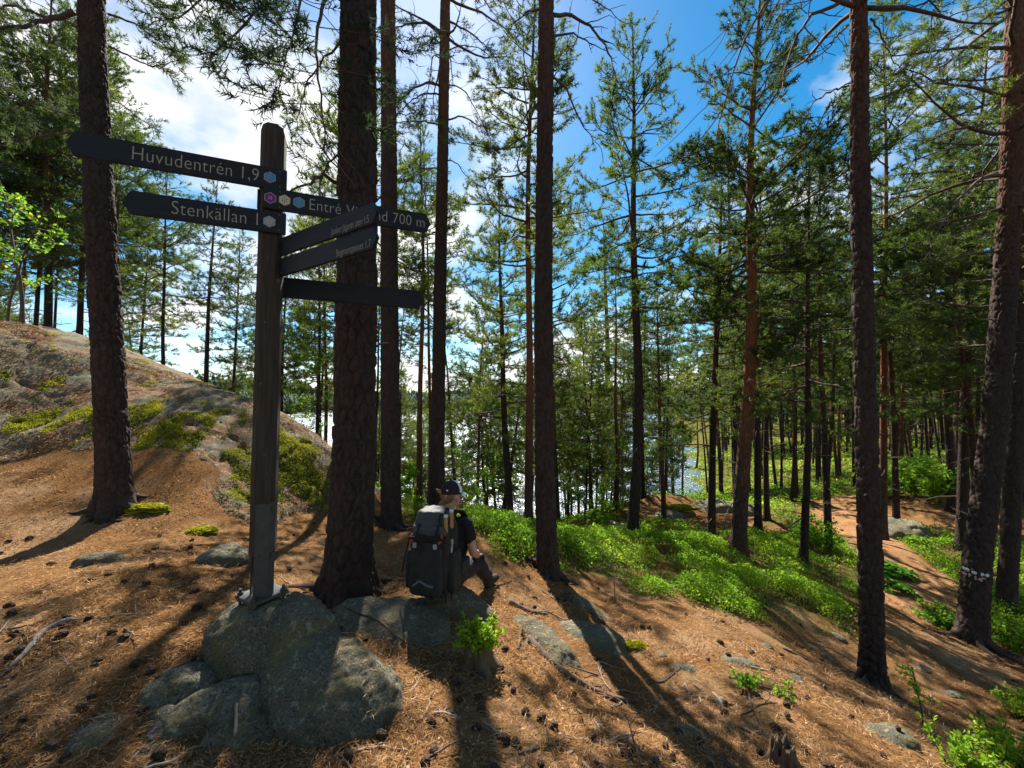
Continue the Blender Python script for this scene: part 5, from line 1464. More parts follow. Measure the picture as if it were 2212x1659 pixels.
def fat(caps, k, add=0.0): return [(a, r * k + add, b, s * k + add) for a, r, b, s in caps]
sleeve = chain([(shR, .064), ((.206, .035, .425), .066)]) + chain([(shL, .064), ((-.206, .05, .43), .066)])
def folds(me, amp, sc, seed):
    V = mesh_np(me); N = np.empty(len(V) * 3, dtype=np.float32); me.vertex_normals.foreach_get('vector', N); N = N.reshape(-1, 3)
    d = np.array([mnoise.noise(Vector((v[0] * sc + seed, v[1] * sc, v[2] * sc * .55))) + .5 * mnoise.noise(Vector((v[0] * sc * 2.2, v[1] * sc * 2.2 + seed, v[2] * sc * 1.4))) for v in V]) * amp
    me.vertices.foreach_set('co', (V + N * d[:, None]).astype(np.float32).ravel()); me.update(); return me
link('shirt', folds(capsule_mesh('shirt', fat(torso, 1.0, .012) + sleeve + [((0, .035, .54), .075, (0, .045, .585), .068)], .01, 4), .006, 14, 1), M['shirt'], person)
link('trousers', folds(capsule_mesh('trousers', fat(legs, 1.0, .013) + fat(chain([((-.09, -.02, .10), .105), ((.09, -.02, .10), .105)]), 1.0, .010), .011, 4), .008, 13, 5), M['trouser'], person)
for an, dx in ((ankR, .04), (ankL, -.02)):
    a = np.array(an); link('shoe', capsule_mesh('shoe', [(a + (0, -.02, -.02), .052, a + (dx * .5, .07, -.042), .047), (a + (dx * .5, .07, -.042), .047, a + (dx, .16, -.050), .038), (a + (0, 0, .02), .05, a + (0, 0, .05), .048), (a + (0, -.045, -.05), .034, a + (0, 0, -.05), .036)], .008, 3), M['shoe'], person)
for caps, w in ((hR, wrR), (hL, wrL)):
    link('glove', capsule_mesh('glove', [(a, r + .0035, b, s + .0035) for a, r, b, s in caps] + [(w, .034, np.array(w) + (0, -.045, .012), .037)], .006, 2), M['glove'], person)
# cap: crown, brim, badge; hair with a low ponytail
def dome(c, fd, fr, rx, ry, rz, z0=-.25, n=28, m=12):
    up_ = np.array([0, 0, 1.0]); V = []
    for i, p in enumerate(np.linspace(math.asin(z0), math.pi / 2, m)):
        th = np.arange(n) * 2 * np.pi / n
        V.append(np.array(c) + np.outer(np.cos(th) * math.cos(p) * rx, fr) + np.outer(np.sin(th) * math.cos(p) * ry, fd) + up_ * math.sin(p) * rz)
    return np.concatenate(V), grid_faces(m, n, True)
CC = HC + np.array((0, 0, .045)); V, F = dome(CC, FD, FR, .088, .104, .092, -.28)
capo = link('cap', npmesh('cap', V, F), M['cap'], person)
# white front panel of the cap
th = np.linspace(math.radians(8), math.radians(172), 14); ph = np.linspace(-.12, 1.40, 9); Vp = []
for p in ph:
    Vp.append(CC + np.outer(np.cos(th) * math.cos(p) * .0905, FR) + np.outer(np.sin(th) * math.cos(p) * .1065, FD) + np.array([0, 0, 1.0]) * math.sin(p) * .0945)
link('front_panel', npmesh('front_panel', np.concatenate(Vp), grid_faces(9, 14)), M['cap_white'], capo)
t = np.linspace(-1, 1, 15); Vb = []
for k in (0, .35, .7, 1.0):
    ang = t * 1.05; Vb.append(CC + np.outer(np.sin(ang) * (.088 + .004 * k), FR) + np.outer(np.cos(ang) * .100 + k * .075 * (1 - (t * .9) ** 2 * .55), FD) + np.outer(np.full(15, -.018) - .02 * k - .018 * t ** 2, [0, 0, 1]))
brim = npmesh('brim', np.concatenate(Vb), grid_faces(4, 15)); brim = eval_mesh(brim, [('SOLIDIFY', dict(thickness=.004))]); link('brim', smooth_me(brim), M['cap_white'], capo)
bd = unit(-FD * .8 + FR * .30 + np.array([0, 0, .15])); bp = CC + bd * np.array((.093, .100, .09))
V, F = uvs((0, 0, 0), (.013, .013, .004), 16, 6); rm = np.array(Vector(bd).to_track_quat('Z', 'Y').to_matrix()); link('badge', npmesh('badge', V @ rm.T + bp, F), M['badge_red'], capo)
V, F = uvs((0, 0, 0), (.0085, .0085, .0055), 16, 6); link('badge_centre', npmesh('badge_centre', V @ rm.T + bp, F), M['cap_white'], capo)
hb = HC - FD * .055 + np.array((0, 0, .0))
hair = capsule_mesh('hair', [(hb + FR * .05, .034, hb - FR * .05, .034), (hb + (0, 0, -.02) + FR * .03, .034, hb + (0, 0, -.06) - FR * .02, .03), (hb - FD * .03 - FR * .05 + (0, 0, .03), .022, hb - FD * .055 - FR * .075 + (0, 0, .055), .012),
        (hb - FR * .03 + (0, 0, -.03), .03, hb - FR * .06 - FD * .03 + (0, 0, -.10), .026)], .006, 3)
link('hair', folds(hair, .003, 70, 3), M['hair'], person)
tag(person, 'hiker in black cap, black tee and dark trousers sitting on a rock, facing the lake', 'person')

# ------------------------------------------------------------------ backpack and poles
pack = empty('backpack', (SEAT[0], SEAT[1], SEATZ + .05), math.radians(-13)); pack.scale = (PS * 1.10, PS, PS * .96)
def softbox(name, c, hx, hy, hz, mat, parent, taper=(1, 1), bulge=.02, seed=0, lean=0.0, bev=.35, fold=.004, sc=14, sub=3):
    """cushion-like box: rounded, tapered towards the top, wrinkled"""
    bm = bmesh.new(); bmesh.ops.create_cube(bm, size=2.0)
    bmesh.ops.subdivide_edges(bm, edges=bm.edges[:], cuts=7, use_grid_fill=True)
    for v in bm.verts:
        x, y, z = v.co; n = Vector((abs(x) ** 4 + abs(y) ** 4 + abs(z) ** 4, 0, 0)).x ** .25
        x, y, z = x / n * (1 - bev) + x * bev, y / n * (1 - bev) + y * bev, z / n * (1 - bev) + z * bev
        t = (z + 1) / 2; k = (1 - t) * taper[0] + t * taper[1]
        v.co = (x * hx * k, y * hy * k + lean * z, z * hz)
    bmesh.ops.smooth_vert(bm, verts=bm.verts, factor=.4, use_axis_x=True, use_axis_y=True, use_axis_z=True)
    me = bpy.data.meshes.new(name); bm.to_mesh(me); bm.free()
    me = eval_mesh(me, [('SUBSURF', dict(levels=2, render_levels=2))]); folds(me, fold, sc, seed); smooth_me(me); me.name = name
    V = mesh_np(me) + np.array(c, dtype=np.float32); me.vertices.foreach_set('co', V.astype(np.float32).ravel()); me.update()
    return link(name, me, M[mat], parent)
BY = -.245
softbox('main_bag', (0, BY, .315), .165, .125, .30, 'pack', pack, (.92, 1.0), seed=2, lean=.02, bev=.5, fold=.011)
softbox('front_pocket', (-.005, BY - .125, .245), .135, .045, .215, 'pack', pack, (1.0, .86), seed=4, lean=.012, bev=.45)
softbox('lid', (0, BY + .012, .625), .150, .125, .082, 'pack_light', pack, (1.05, .78), seed=6, bev=.3, fold=.014, sc=11)
softbox('collar', (0, BY - .02, .545), .150, .118, .05, 'pack_light', pack, (1.0, .95), seed=7, bev=.2, fold=.011, sc=18)
softbox('side_pocket', (.165, BY + .0, .20), .035, .095, .17, 'pack', pack, (1, .9), seed=8)
softbox('side_pocket', (-.165, BY + .0, .20), .035, .095, .17, 'pack', pack, (1, .9), seed=9)
softbox('hip_pad', (.185, -.10, .185), .03, .10, .055, 'pack', pack, (1, 1), seed=10)
softbox('hip_pad', (-.185, -.10, .185), .03, .10, .055, 'pack', pack, (1, 1), seed=11)
def ribbon(name, pts, w, mat, parent, thick=.003, nrm=(0, -1, 0)):
    pts = np.asarray(pts, float); d = np.r_[0, np.cumsum(np.linalg.norm(np.diff(pts, axis=0), axis=1))]
    s = np.linspace(0, d[-1], 14); p = np.stack([np.interp(s, d, pts[:, i]) for i in range(3)], -1)
    p[1:-1] = (p[:-2] + 2 * p[1:-1] + p[2:]) / 4
    t = np.gradient(p, axis=0); sdv = np.cross(t, np.array(nrm)); sdv /= np.linalg.norm(sdv, axis=1)[:, None] + 1e-9
    V = np.stack([p - sdv * w / 2, p + sdv * w / 2], 1).reshape(-1, 3)
    me = npmesh(name, V, grid_faces(14, 2)); me = eval_mesh(me, [('SOLIDIFY', dict(thickness=thick, offset=0))]); me.name = name
    return link(name, me, M[mat], parent)
for sx in (-1, 1):
    ribbon('shoulder_strap', [(sx * .085, -.12, .60), (sx * .10, -.02, .645), (sx * .12, .08, .60), (sx * .13, .15, .46), (sx * .135, .13, .32), (sx * .15, .0, .24), (sx * .16, -.12, .2)], .055, 'strap', pack, .014, (0, .3, 1))
ribbon('compression_strap', [(-.135, BY - .165, .50), (0, BY - .178, .515), (.135, BY - .165, .50)], .022, 'strap', pack, .004, (0, -1, 0))
for sx in (-1, 1):
    ribbon('lid_strap', [(sx * .075, BY - .115, .60), (sx * .078, BY - .165, .53), (sx * .08, BY - .178, .42)], .02, 'strap', pack, .004)
    ribbon('red_loop', [(sx * .105, BY - .13, .535), (sx * .125, BY - .160, .50), (sx * .10, BY - .176, .47)], .018, 'strap_red', pack, .005)
    bm = bmesh.new(); oriented_box(bm, (sx * .079, BY - .184, .45), (1, 0, 0), (0, 1, 0), (0, 0, 1), .014, .006, .02, .003); bmesh.ops.recalc_face_normals(bm, faces=bm.faces); bm_obj('buckle', bm, M['buckle'], pack)
ribbon('zip_pull', [(-.03, BY - .180, .47), (-.032, BY - .186, .42), (-.036, BY - .184, .37)], .012, 'strap', pack, .004)
ribbon('loose_strap', [(-.165, BY - .07, .50), (-.195, BY - .06, .38), (-.215, BY - .07, .26), (-.225, BY - .08, .17)], .012, 'strap', pack, .003)
ribbon('loose_strap', [(-.16, BY - .03, .48), (-.185, BY - .02, .36), (-.185, BY - .03, .22)], .01, 'strap', pack, .003)
# embroidered double line logo near the foot of the pocket
def lg(off): return [(-.085, -.012 - off), (-.055, .008 - off), (-.045, .030 - off), (-.015, .030 - off), (.0, .012 - off), (.03, .0 - off), (.075, -.006 - off)]
for off in (0, .011):
    ribbon('logo_line', [(x - .01, BY - .178 - .0 * x, .135 + z) for x, z in lg(off)], .0032, 'buckle', pack, .0015)
tag(pack, 'dark grey hiking backpack with red straps worn on the back of the hiker', 'backpack')
for i, (dx, dy, ht) in enumerate(((.135, -.105, 0), (.165, -.06, .035))):
    pl = empty('trekking_pole', (SEAT[0], SEAT[1], SEATZ + .05), math.radians(-13)); pl.scale = (PS, PS, PS)
    b = np.array((dx + .015, BY + dy, -.03)); t_ = np.array((dx, BY + dy + .02, .66 + ht)); ax = t_ - b
    f = lambda s: b + ax * s
    tb = Tubes(); tb.add([f(0), f(.10)], [.004, .010], 8); tb.add([f(.08), f(.30)], [.011, .011], 8); link('lower_section', tb.mesh('lower'), M['pole_dark'], pl)
    tb = Tubes(); tb.add([f(.28), f(.40), f(.62)], [.0085, .0085, .0085], 10); link('shaft', tb.mesh('shaft'), M['pole'], pl)
    tb = Tubes(); tb.add([f(.60), f(.62), f(.66), f(.68)], [.010, .016, .016, .010], 10); link('clamp', tb.mesh('clamp'), M['buckle'], pl)
    tb = Tubes(); tb.add([f(.66), f(.80)], [.013, .013], 10); link('foam_grip', tb.mesh('foam'), M['pole_dark'], pl)
    tb = Tubes(); tb.add([f(.79), f(.82), f(.88), f(.95), f(.965)], [.014, .017, .0145, .017, .014], 12); link('cork_grip', tb.mesh('cork'), M['cork'], pl)
    tb = Tubes(); tb.add([f(.955), f(.97), f(.99), f(1.0)], [.014, .019, .020, .010], 12); link('grip_cap', tb.mesh('cap'), M['pole'], pl)
    ribbon('wrist_strap', [f(.95), f(.99) + np.array((-.035, -.02, .02)), f(.93) + np.array((-.05, -.025, 0)), f(.84) + np.array((-.02, -.02, 0))], .014, 'strap', pl, .003)
    tag(pl, 'trekking pole with cork grip, strapped to the backpack side nearest its pocket edge' if i == 0 else 'second cork-gripped trekking pole tucked behind the first on the backpack', 'trekking pole')
# ------------------------------------------------------------------ ground cover
rng = np.random.default_rng(9)
def cover(name, n_near, yr, size, seed, label, cat, hmax=.30, xr=(-2.5, 16), keep=None):
    r = np.random.default_rng(seed)
    P, T, S = [], [], []
    tot = 0
    while tot < n_near:
        n = 60000
        y = yr[0] * (yr[1] / yr[0]) ** r.random(n); x = r.uniform(-1, 1, n) * (1.45 * y + .5)
        k = (x > xr[0]) & (x < xr[1] + y * .6); x, y = x[k], y[k]
        g = green_mask(x, y) * sstep(.34, .58, fbm(x * 1.3, y * 1.3, 61, 4))
        if keep is not None: g = g * keep(x, y)
        k = r.random(len(x)) < g; x, y, g = x[k], y[k], g[k]
        if len(x) == 0: continue
        top = hmax * (.25 + 1.1 * fbm(x * 1.7, y * 1.7, 62, 3)) * (.35 + .65 * g) * (.6 + .55 * fbm(x * 7, y * 7, 63, 2))
        z = H(x, y) + top * (1 - .75 * r.random(len(x)) ** 1.6)
        P.append(np.stack([x, y, z], -1)); tot += len(x)
        T.append(np.clip(.50 + .85 * (fbm(x * .55, y * .55, 64, 3) - .5) + .5 * (fbm(x * 2.5, y * 2.5, 65, 2) - .5) + r.normal(0, .13, len(x)), 0, 1))
        S.append(size * (y / yr[0]) ** .75 * r.uniform(.55, 1.45, len(y)))
    P = np.concatenate(P)[:n_near]; T = np.concatenate(T)[:n_near]; S = np.concatenate(S)[:n_near]
    D = r.normal(0, 1, (len(P), 3)); D[:, 2] = np.abs(D[:, 2]) * .6 + .1; D /= np.linalg.norm(D, axis=1)[:, None]
    V, F = leaf_quads(P, D, S, r, .9)
    o = link(name, npmesh(name, V, F, False, {'tint': np.repeat(T, 4)}), M['bilberry'])
    return tag(o, label, cat, kind='stuff')
cover('bilberry_shrubs', 170000, (4.4, 11.5), .024, 71, 'bright green bilberry shrubs carpeting the slope beyond the bare needles', 'shrubs')
cover('forest_undergrowth', 90000, (11.5, 70), .055, 72, 'low green undergrowth on the floor of the far forest', 'undergrowth', .38, (-14, 40))
def shrub_stems():
    r = np.random.default_rng(73); n = 26000
    y = 4.4 * (12 / 4.4) ** r.random(n); x = r.uniform(-2.5, 14, n); k = r.random(n) < green_mask(x, y); x, y = x[k], y[k]; n = len(x)
    z = H(x, y); L = r.uniform(.10, .42, n)[:, None]; d = np.stack([r.normal(0, .35, n), r.normal(0, .35, n), np.ones(n)], -1); s = r.normal(0, 1, (n, 3)); s[:, 2] = 0; s /= np.linalg.norm(s, axis=1)[:, None]
    P = np.stack([x, y, z], -1); V = np.stack([P - s * .0022, P + s * .0022, P + d * L], 1).reshape(-1, 3)
    tag(link('bilberry_stems', npmesh('bilberry_stems', V, np.arange(len(V)).reshape(-1, 3), False, {'tint': np.repeat(r.random(n) * .8, 3)}), M['needle_l']), 'thin brown stems standing among the bilberry leaves', 'stems', kind='stuff')
shrub_stems()
def needles_on_ground():
    r = np.random.default_rng(81); n = 300000
    y = 1 / (1 / 1.15 - r.random(n) * (1 / 1.15 - 1 / 9.0)); x = r.uniform(-1.42, 1.42, n) * y
    k = r.random(n) > green_mask(x, y) * 1.3
    k &= (poly_sdf(x, y, _poly) < .1) & (r.random(n) < .18 + 1.0 * sstep(.34, .62, fbm(x * 2.0, y * 2.0, 82, 4)))
    x, y = x[k], y[k]; n = len(x)
    z = H(x, y) + r.uniform(.002, .016, n)
    a = r.uniform(0, 6.283, n); L = r.uniform(.03, .06, n) * (1 + .06 * y); w = r.uniform(.0005, .0009, n) * (.7 + .30 * y)
    d = np.stack([np.cos(a), np.sin(a), r.normal(0, .22, n)], -1); s = np.stack([-np.sin(a), np.cos(a), r.normal(0, .3, n)], -1)
    p = np.stack([x, y, z], -1)
    q = p + d * (L / 2)[:, None] + s * (r.normal(0, .12, n) * L)[:, None]; e = p + d * L[:, None]
    V = np.stack([p, q + s * w[:, None] * 1.5, e, q - s * w[:, None] * 1.5], 1)
    me = npmesh('fallen_needles', V.reshape(-1, 3), np.arange(n * 4).reshape(-1, 4), False, {'tint': np.repeat(np.clip(r.normal(.42, .25, n), 0, 1), 4)})
    tag(link('fallen_needles', me, M['needle_l']), 'carpet of fallen brown pine needles on the slope', 'needle litter', kind='stuff')
    n = 9000
    y = 1 / (1 / 1.2 - r.random(n) * (1 / 1.2 - 1 / 9.0)); x = r.uniform(-1.42, 1.42, n) * y
    k = (r.random(n) > green_mask(x, y) * 1.2) & (poly_sdf(x, y, _poly) < .1) & (fbm(x * 2.2, y * 2.2, 83, 2) > .42); x, y = x[k], y[k]; n = len(x)
    p = np.stack([x, y, H(x, y) + .010], -1); a = r.uniform(0, 6.28, n); D = np.stack([np.cos(a), np.sin(a), r.normal(0, .15, n)], -1)
    V, F = leaf_quads(p, D, r.uniform(.006, .020, n), r, 3.0)
    tag(link('litter_flakes', npmesh('litter_flakes', V, F, False, {'tint': np.repeat(r.random(n), 4)}), M['chips']), 'pale bark flakes and dry leaf bits strewn over the needles', 'litter', kind='stuff')
needles_on_ground()
def needles_on_rocks():
    r = np.random.default_rng(84); P = []
    for _ in range(9000):
        x, y = r.uniform(-2.0, 1.4), r.uniform(1.55, 4.1)
        if fbm(np.array([x * 2.4]), np.array([y * 2.4]), 85, 2)[0] < .50: continue
        h = drop(x, y, 1.2)
        if h and h[1].z > .80 and h[0].z > h1(x, y) + .02: P.append(h[0])
    P = np.array(P); n = len(P); a = r.uniform(0, 6.28, n); d = np.stack([np.cos(a), np.sin(a), r.normal(0, .1, n)], -1); s = np.stack([-np.sin(a), np.cos(a), 0 * a], -1)
    w = .0014; L = r.uniform(.03, .055, n)[:, None]; P = P + np.array([0, 0, .006])
    V = np.stack([P - s * w, P + s * w, P + d * L], 1).reshape(-1, 3)
    tag(link('needles_on_rocks', npmesh('needles_on_rocks', V, np.arange(len(V)).reshape(-1, 3), False, {'tint': np.repeat(r.random(n), 3)}), M['needle_l']), 'thin drifts of brown needles lying on the rocks', 'needle litter', kind='stuff')
needles_on_rocks()
def moss_stuff():
    r = np.random.default_rng(86)
    n = 700000; x = r.uniform(-13, -1.9, n); y = r.uniform(4.3, 8.2, n)
    k = r.random(n) < moss_mask(x, y) ** 1.5 * (poly_sdf(x, y, _poly) > -.05); x, y = x[k], y[k]
    k = np.arange(len(x)) < 110000; x, y = x[k], y[k]; n = len(x)
    # height of the outcrop sheet
    fi = (x - ox[0]) / (ox[1] - ox[0]); fj = (y - oy[0]) / (oy[1] - oy[0]); i = fi.astype(int); j = fj.astype(int); u = fi - i; v = fj - j
    z = OZ[j, i] * (1 - u) * (1 - v) + OZ[j, i + 1] * u * (1 - v) + OZ[j + 1, i] * (1 - u) * v + OZ[j + 1, i + 1] * u * v
    z = z + r.random(n) * .022 * (.4 + fbm(x * 9, y * 9, 87, 2))
    D = r.normal(0, 1, (n, 3)); D[:, 2] = np.abs(D[:, 2]) + .2; D[:, 1] -= .35; D /= np.linalg.norm(D, axis=1)[:, None]
    V, F = leaf_quads(np.stack([x, y, z], -1), D, r.uniform(.009, .020, n), r, .4)
    t = np.clip(.45 + (fbm(x * 3, y * 3, 88, 3) - .5) * 1.2 + r.normal(0, .15, n), 0, 1)
    tag(link('moss', npmesh('moss', V, F, False, {'tint': np.repeat(t, 4)}), M['moss']), 'yellow-green moss cushions spreading over the rock dome', 'moss', kind='stuff')
moss_stuff()
def dome_needles():
    r = np.random.default_rng(186); n = 90000; x = r.uniform(-12, -1.9, n); y = r.uniform(4.4, 8.0, n)
    k = (r.random(n) < sstep(.38, .6, fbm(x * 1.2, y * 1.6, 187, 3))) & (poly_sdf(x, y, _poly) > -.1) & (r.random(n) > moss_mask(x, y)); x, y = x[k], y[k]; n = len(x)
    fi = (x - ox[0]) / (ox[1] - ox[0]); fj = (y - oy[0]) / (oy[1] - oy[0]); i = fi.astype(int); j = fj.astype(int); u = fi - i; v = fj - j
    z = OZ[j, i] * (1 - u) * (1 - v) + OZ[j, i + 1] * u * (1 - v) + OZ[j + 1, i] * (1 - u) * v + OZ[j + 1, i + 1] * u * v
    a = r.uniform(0, 6.28, n); d = np.stack([np.cos(a), np.sin(a), r.normal(0, .25, n)], -1); s = np.stack([-np.sin(a), np.cos(a), r.normal(0, .4, n)], -1)
    P = np.stack([x, y, z + .008], -1); L = r.uniform(.04, .075, n)[:, None]; w = .0032
    V = np.stack([P - s * w, P + s * w, P + d * L], 1).reshape(-1, 3)
    tag(link('needles_on_dome', npmesh('needles_on_dome', V, np.arange(len(V)).reshape(-1, 3), False, {'tint': np.repeat(np.clip(r.normal(.5, .25, n), 0, 1), 3)}), M['needle_l']), 'brown needle drifts lying on the rock dome', 'needle litter', kind='stuff')
dome_needles()
def moss_cap(name, px, py, rx, ry, rz, seed, label, n=2500, sz=.02):
    h = surf_at(px, py); c = np.array(h[0]); r = np.random.default_rng(seed)
    V0, F0 = _ICO; root = empty(name, tuple(c))
    D = np.array([(mnoise.noise(Vector(v * 2.2) + Vector((seed, 0, 0)))) for v in V0])
    me = npmesh('cushion', V0 * np.array([rx, ry, rz]) * (1 + .7 * D[:, None]), F0, True, {'tint': np.clip(.4 + D * .4, 0, 1)})
    link('cushion', me, M['moss'], root)
    p = r.normal(0, 1, (n, 3)); p /= np.linalg.norm(p, axis=1)[:, None]; p[:, 2] = np.abs(p[:, 2]); dd = p.copy()
    V, F = leaf_quads(p * np.array([rx, ry, rz]) * 1.0, dd + np.array([0, 0, .3]), r.uniform(.5, 1.2, n) * sz, r, .3)
    tag(link('sprigs', npmesh('sprigs', V, F, False, {'tint': np.repeat(np.clip(r.normal(.6, .22, n), 0, 1), 4)}), M['moss'], root), kind='stuff')
    tag(root, label, 'moss')
moss_cap('moss_cushion', 435, 1150, .15, .10, .05, 1, 'yellow moss cushion on the needles between the stout pine and the post')
moss_cap('moss_cushion', 1255, 1132, .35, .2, .10, 2, 'round yellow moss cushion beside the fallen log', 2500, .03)
moss_cap('moss_cushion', 1412, 1140, .5, .22, .12, 3, 'long yellow moss bank right behind the slim pine with the airy crown', 3000, .035)
moss_cap('moss_cushion', 1365, 1398, .13, .06, .035, 4, 'moss strip on the end of the whale-backed rock', 1800, .014)
moss_cap('moss_cushion', 1470, 1098, .55, .25, .10, 5, 'yellow moss cap on the flat dark rock by the needle mound', 2500, .04)
moss_cap('moss_cushion', 315, 1100, .26, .09, .05, 6, 'mossy strip along the root at the foot of the stout pine', 2500, .02)

# ------------------------------------------------------------------ roots, sticks, dead wood
def ground_root(name, pts, r0, r1, label, cat='root', mat='root', sink=.35, sub=0, seed=1, group=None, lift=0.0):
    r = np.random.default_rng(seed); P = []
    for p in pts:
        h = surf_at(*p); P.append(np.array(h[0]))
    P = np.array(P); d = np.r_[0, np.cumsum(np.linalg.norm(np.diff(P, axis=0), axis=1))]; n = max(14, int(d[-1] / .03)); s = np.linspace(0, d[-1], n)
    Q = np.stack([np.interp(s, d, P[:, i]) for i in range(3)], -1)
    for _ in range(4): Q[1:-1] = (Q[:-2] + 2 * Q[1:-1] + Q[2:]) / 4
    rad = np.linspace(r0, r1, n) * (1 + .5 * (fbm(s * 14, s * 0 + seed, seed, 3) - .5)); rad[0] *= .6; rad[-1] *= .5
    Q[:, :2] += (np.stack([fbm(s * 9, s * 0, seed, 2), fbm(s * 9, s * 0 + 5, seed + 1, 2)], -1) - .5) * r0 * 1.6
    for i in range(n):
        h = drop(Q[i, 0], Q[i, 1], Q[i, 2] + .6); z = h[0].z if h else Q[i, 2]
        Q[i, 2] = .5 * z + .5 * Q[i, 2] + rad[i] * (1 - 2 * sink) + lift
    tb = Tubes(); c = Q.mean(0)
    tb.add(np.vstack([Q[:1], Q, Q[-1:]]) - c, np.r_[.001, rad, .001], 9)
    for k in range(sub):
        q = r.uniform(.2, .8); p, dd = along(Q, q); nd = unit([dd[0] + r.normal(0, .8), dd[1] + r.normal(0, .8), -.1]); L = r.uniform(.06, .2)
        tb.add(path(r, p - c, nd, L, 4, .2), np.linspace(r0 * .4, .002, 5), 5)
    o = link(name, tb.mesh(name), M[mat]); o.location = c
    return tag(o, label, cat, group)
ground_root('tree_root', [(1135, 1378), (1150, 1395), (1195, 1437), (1255, 1478), (1300, 1500), (1385, 1520)], .030, .013, 'thick dark root snaking downhill from its raised broken end', sub=3, seed=2)
ground_root('tree_root', [(1140, 1372), (1136, 1385), (1134, 1400)], .020, .008, 'short upright broken end of the thick dark root', seed=3)
ground_root('tree_root', [(1095, 1300), (1120, 1312), (1150, 1325), (1182, 1322)], .022, .016, 'dark knuckled root beside the shoe of the hiker', sub=2, seed=4)
ground_root('tree_root', [(745, 1312), (790, 1330), (825, 1345), (850, 1375), (885, 1395)], .012, .007, 'dark root creeping over the long flat rock slab', seed=5, sub=2)
ground_root('tree_root', [(905, 1398), (950, 1408), (985, 1430), (1000, 1455)], .014, .008, 'dark root arching below the bush-topped stump', seed=6, sub=2)
ground_root('tree_root', [(1455, 1522), (1500, 1500), (1545, 1515), (1590, 1520)], .014, .006, 'pale and dark root crossing the slope above the oval stone', seed=7, sub=2)
ground_root('tree_root', [(1590, 1570), (1640, 1590), (1700, 1640), (1740, 1658)], .010, .005, 'pale root on the sunlit slope behind the broken stump', seed=8)
ground_root('tree_root', [(1690, 1400), (1750, 1430), (1800, 1445), (1840, 1450)], .012, .006, 'pale knotted root running to the lone dark pine', seed=9, sub=3)
ground_root('tree_root', [(1740, 1385), (1790, 1400), (1835, 1425)], .009, .005, 'thin pale root uphill of the lone dark pine', seed=10, sub=2)
ground_root('tree_root', [(620, 1281), (650, 1279), (682, 1280)], .010, .009, 'straight dark root between the steel foot and the thickest pine', seed=11)
ground_root('fallen_branch', [(18, 1452), (62, 1402), (105, 1358), (140, 1345), (168, 1340)], .013, .016, 'bent grey fallen branch lying on the shaded needles', 'branch', 'dead', .1, 1, 12)
ground_root('fallen_branch', [(180, 1340), (260, 1328), (330, 1325)], .006, .003, 'thin pale stick next to the bent grey branch', 'branch', 'dead', .1, 1, 13)
ground_root('fallen_branch', [(885, 1500), (900, 1480), (908, 1460)], .010, .005, 'broken twig standing by the boulder under the signpost', 'branch', 'dead', .1, 1, 14)
ground_root('fallen_branch', [(505, 1598), (508, 1560), (510, 1520)], .007, .006, 'upright weathered stick beside the small pale stone', 'branch', 'dead', -.2, 0, 15)
ground_root('fallen_branch', [(1060, 1275), (1085, 1262), (1105, 1255)], .009, .005, 'dark stick on the path of needles past the hiker', 'branch', 'root', .1, 0, 16)
ground_root('fallen_branch', [(1170, 1275), (1190, 1290), (1205, 1300)], .008, .005, 'short stick pointing at the dark dead wood piece', 'branch', 'dead', .1, 0, 17)
ground_root('fallen_log', [(1283, 1126), (1310, 1136), (1352, 1154)], .045, .06, 'bare sunlit fallen log with broken stubs beside the slim airy pine', 'log', 'dead', -.3, 6, 18, lift=.12)
ground_root('fallen_log', [(1560, 1168), (1590, 1185)], .03, .02, 'thin mossy log in the bilberries behind the leaning orange pine', 'log', 'root', .1, 2, 19)
for i, (pts, ra) in enumerate([([(1480,1478),(1490,1495),(1488,1512)],.008),([(1500,1480),(1515,1492),(1520,1515)],.009),([(1540,1495),(1560,1520),(1565,1545)],.010),([(1600,1545),(1640,1520),(1680,1518)],.009),
   ([(1230,1340),(1180,1318),(1150,1305)],.008),([(960,1440),(1000,1470),(1010,1500)],.010),([(905,1560),(925,1530),(930,1495)],.009),([(1020,1560),(1060,1585),(1075,1610)],.007),([(1250,1600),(1310,1605),(1370,1612)],.010),
   ([(1120,1630),(1180,1610),(1240,1612)],.009),([(760,1625),(830,1612),(880,1620)],.008),([(1400,1480),(1440,1470),(1470,1440)],.008),([(1620,1440),(1660,1452),(1720,1455)],.009)]):
    ground_root('tree_root', pts, ra, ra * .45, 'thin knotted root surfacing through the needle slope', seed=60 + i, sub=2, group='thin roots surfacing through the needles', mat='root' if i % 2 else 'dead')
